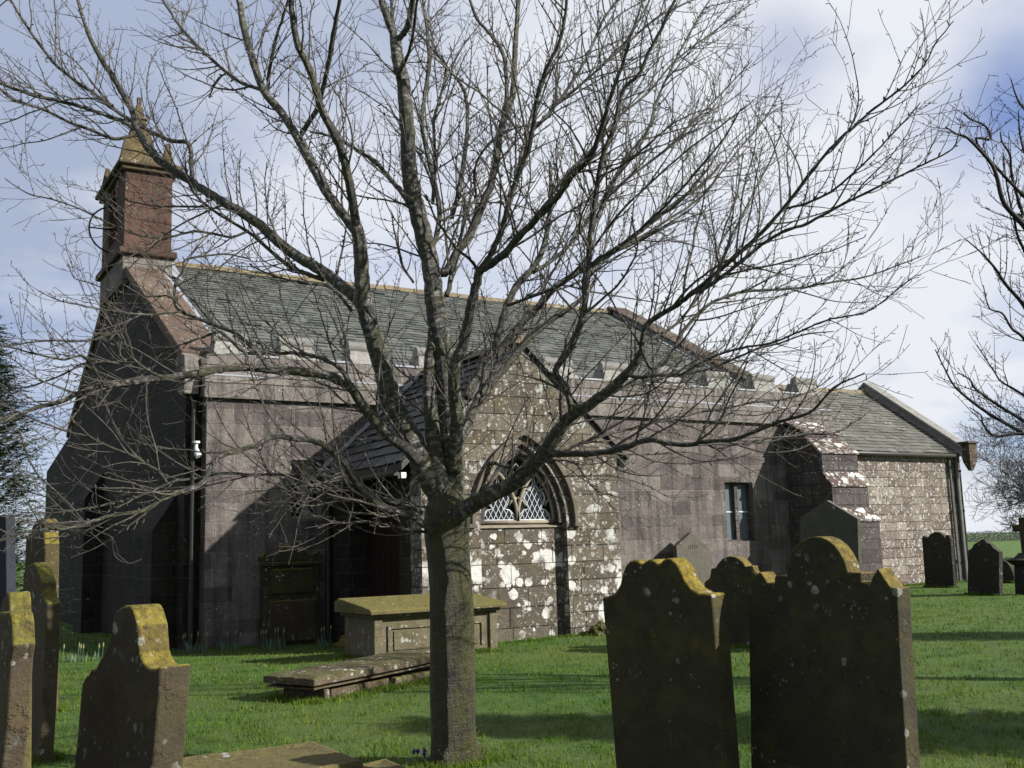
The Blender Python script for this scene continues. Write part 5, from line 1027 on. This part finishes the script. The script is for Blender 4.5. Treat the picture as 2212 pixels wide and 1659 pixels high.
# yew at the left edge
def yew(base, H, Rr, n, seed, label):
    q = random.Random(seed); root = thing('yew_tree', label, 'tree', tuple(base)); base = Vector(base); tm = MB(); cm = MB()
    tm.tube([base+Vector((0, 0, -.2)), base+Vector((.05, 0, 1)), base+Vector((0, .1, H*.55)), base+Vector((0, 0, H*.9))], [.32, .24, .13, .03], 10); tm.build('trunk', 'darkbark', root, smooth=True)
    for j in range(n):
        t = q.random()**.8; zz = .25+t*(H-.4); rmax = Rr*(1-t**2.2)*(.75+.35*mnoise.noise(Vector((zz*.9, seed, j % 7)))) ; a = q.random()*6.28; rr = rmax*q.uniform(.35, 1.08)
        p = base+Vector((math.cos(a)*rr, math.sin(a)*rr, zz+.25*rr*.3)); d = Vector((math.cos(a), math.sin(a), q.uniform(-.25, .75))).normalized()
        L = q.uniform(.25, .6); m1_ = p+d*L*.5+Vector((0, 0, .04)); e = p+d*L-Vector((0, 0, .05))
        side = d.cross(Vector((0, 0, 1))).normalized()
        for u in range(11):
            f = (u+.5)/11; c = p.lerp(m1_, f*2) if f < .5 else m1_.lerp(e, f*2-1)
            for s_ in (-1, 1):
                l = .11*(1-.6*f)*q.uniform(.6, 1.3); tip = c+(side*s_+d*.8+Vector((0, 0, q.uniform(-.45, .2)))).normalized()*l; wv = d*.018
                i = len(cm.v); cm.v += [tuple(c-wv), tuple(c+wv), tuple(tip)]; cm.f.append([i, i+1, i+2])
    cm.build('crown', 'yew', root); return root
yb = atD(-95, 1200, 17.); yew((yb.x, yb.y, -.2), 6.1, 1.75, 4200, 3, 'dark green yew tree standing left of the church behind the gravestones')
yew((-4.2, 25., -.2), 8.5, 2.9, 5200, 12, 'tall yew added out of frame to shade the west gable, nearer of the two')  # added out of view to block sky light from the west wall
yew((-5.5, 33., -.2), 9.5, 3.2, 5200, 14, 'tall yew added out of frame to shade the west gable, farther of the two')  # second added yew, unseen, darkening the same wall
yb = onZ(2330, 1590, 0)+Vector((.95, -1, 0))*2.; yew((yb.x, yb.y, 0), 4.4, 1.0, 3200, 5, 'small clipped yew out of frame on the right, shading the near lawn')
yb = onZ(2380, 1378, 0)+Vector((.95, -1, 0))*1.2; yew((yb.x, yb.y, 0), 3.6, .6, 2200, 9, 'slim upright yew out of frame on the right, shading the far lawn')
# far hedge and wood on the skyline
hd = MB(); q = random.Random(4)
def hedge(name, label, D, x0, x1, h, n, s_, thick):
    m_ = MB()
    for j in range(n):
        px = q.uniform(x0, x1); p = atD(px, 1180, D+q.uniform(-thick, thick)); z0 = gz(p.x, p.y); hh = h*(.75+.5*mnoise.noise(Vector((px*.02, D, 0)))); c = Vector((p.x, p.y, z0+q.random()*hh))
        e1 = Vector((q.gauss(0, 1), q.gauss(0, 1), q.gauss(0, 1))).normalized()*s_; e2 = Vector((q.gauss(0, 1), q.gauss(0, 1), q.gauss(0, 1))).normalized()*s_; i = len(m_.v); m_.v += [tuple(c), tuple(c+e1), tuple(c+e2)]; m_.f.append([i, i+1, i+2])
    o = m_.build(name, 'hedge', None); tag(o, label, None, None, 'stuff'); o['category'] = 'hedge'
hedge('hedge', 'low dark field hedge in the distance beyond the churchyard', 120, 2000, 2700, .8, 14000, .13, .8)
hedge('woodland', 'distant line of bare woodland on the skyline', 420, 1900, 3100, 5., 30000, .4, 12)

FEET.append((trunk0.x-.25, trunk0.y-.2, trunk0.x+.3, trunk0.y-.1, .10, 1200))
build_grass()
# everything is exposed as in the photograph; all base colours are scaled down to balance the raised exposure
for mt in bpy.data.materials:
    if not mt.use_nodes or mt.name in ('turf', 'grass_blade', 'window_glass', 'sky_reflect_glass'): pass
    k = NT(mt.node_tree); b = k.n.get('Principled BSDF')
    if not b: continue
    s = b.inputs['Base Color']; f = ALB
    if s.is_linked:
        src = s.links[0].from_socket; k.l.remove(s.links[0]); k.put(s, k.mix(1., src, (f, f, f), 'MULTIPLY'))
    else: s.default_value = (*[c*f for c in s.default_value[:3]], 1)
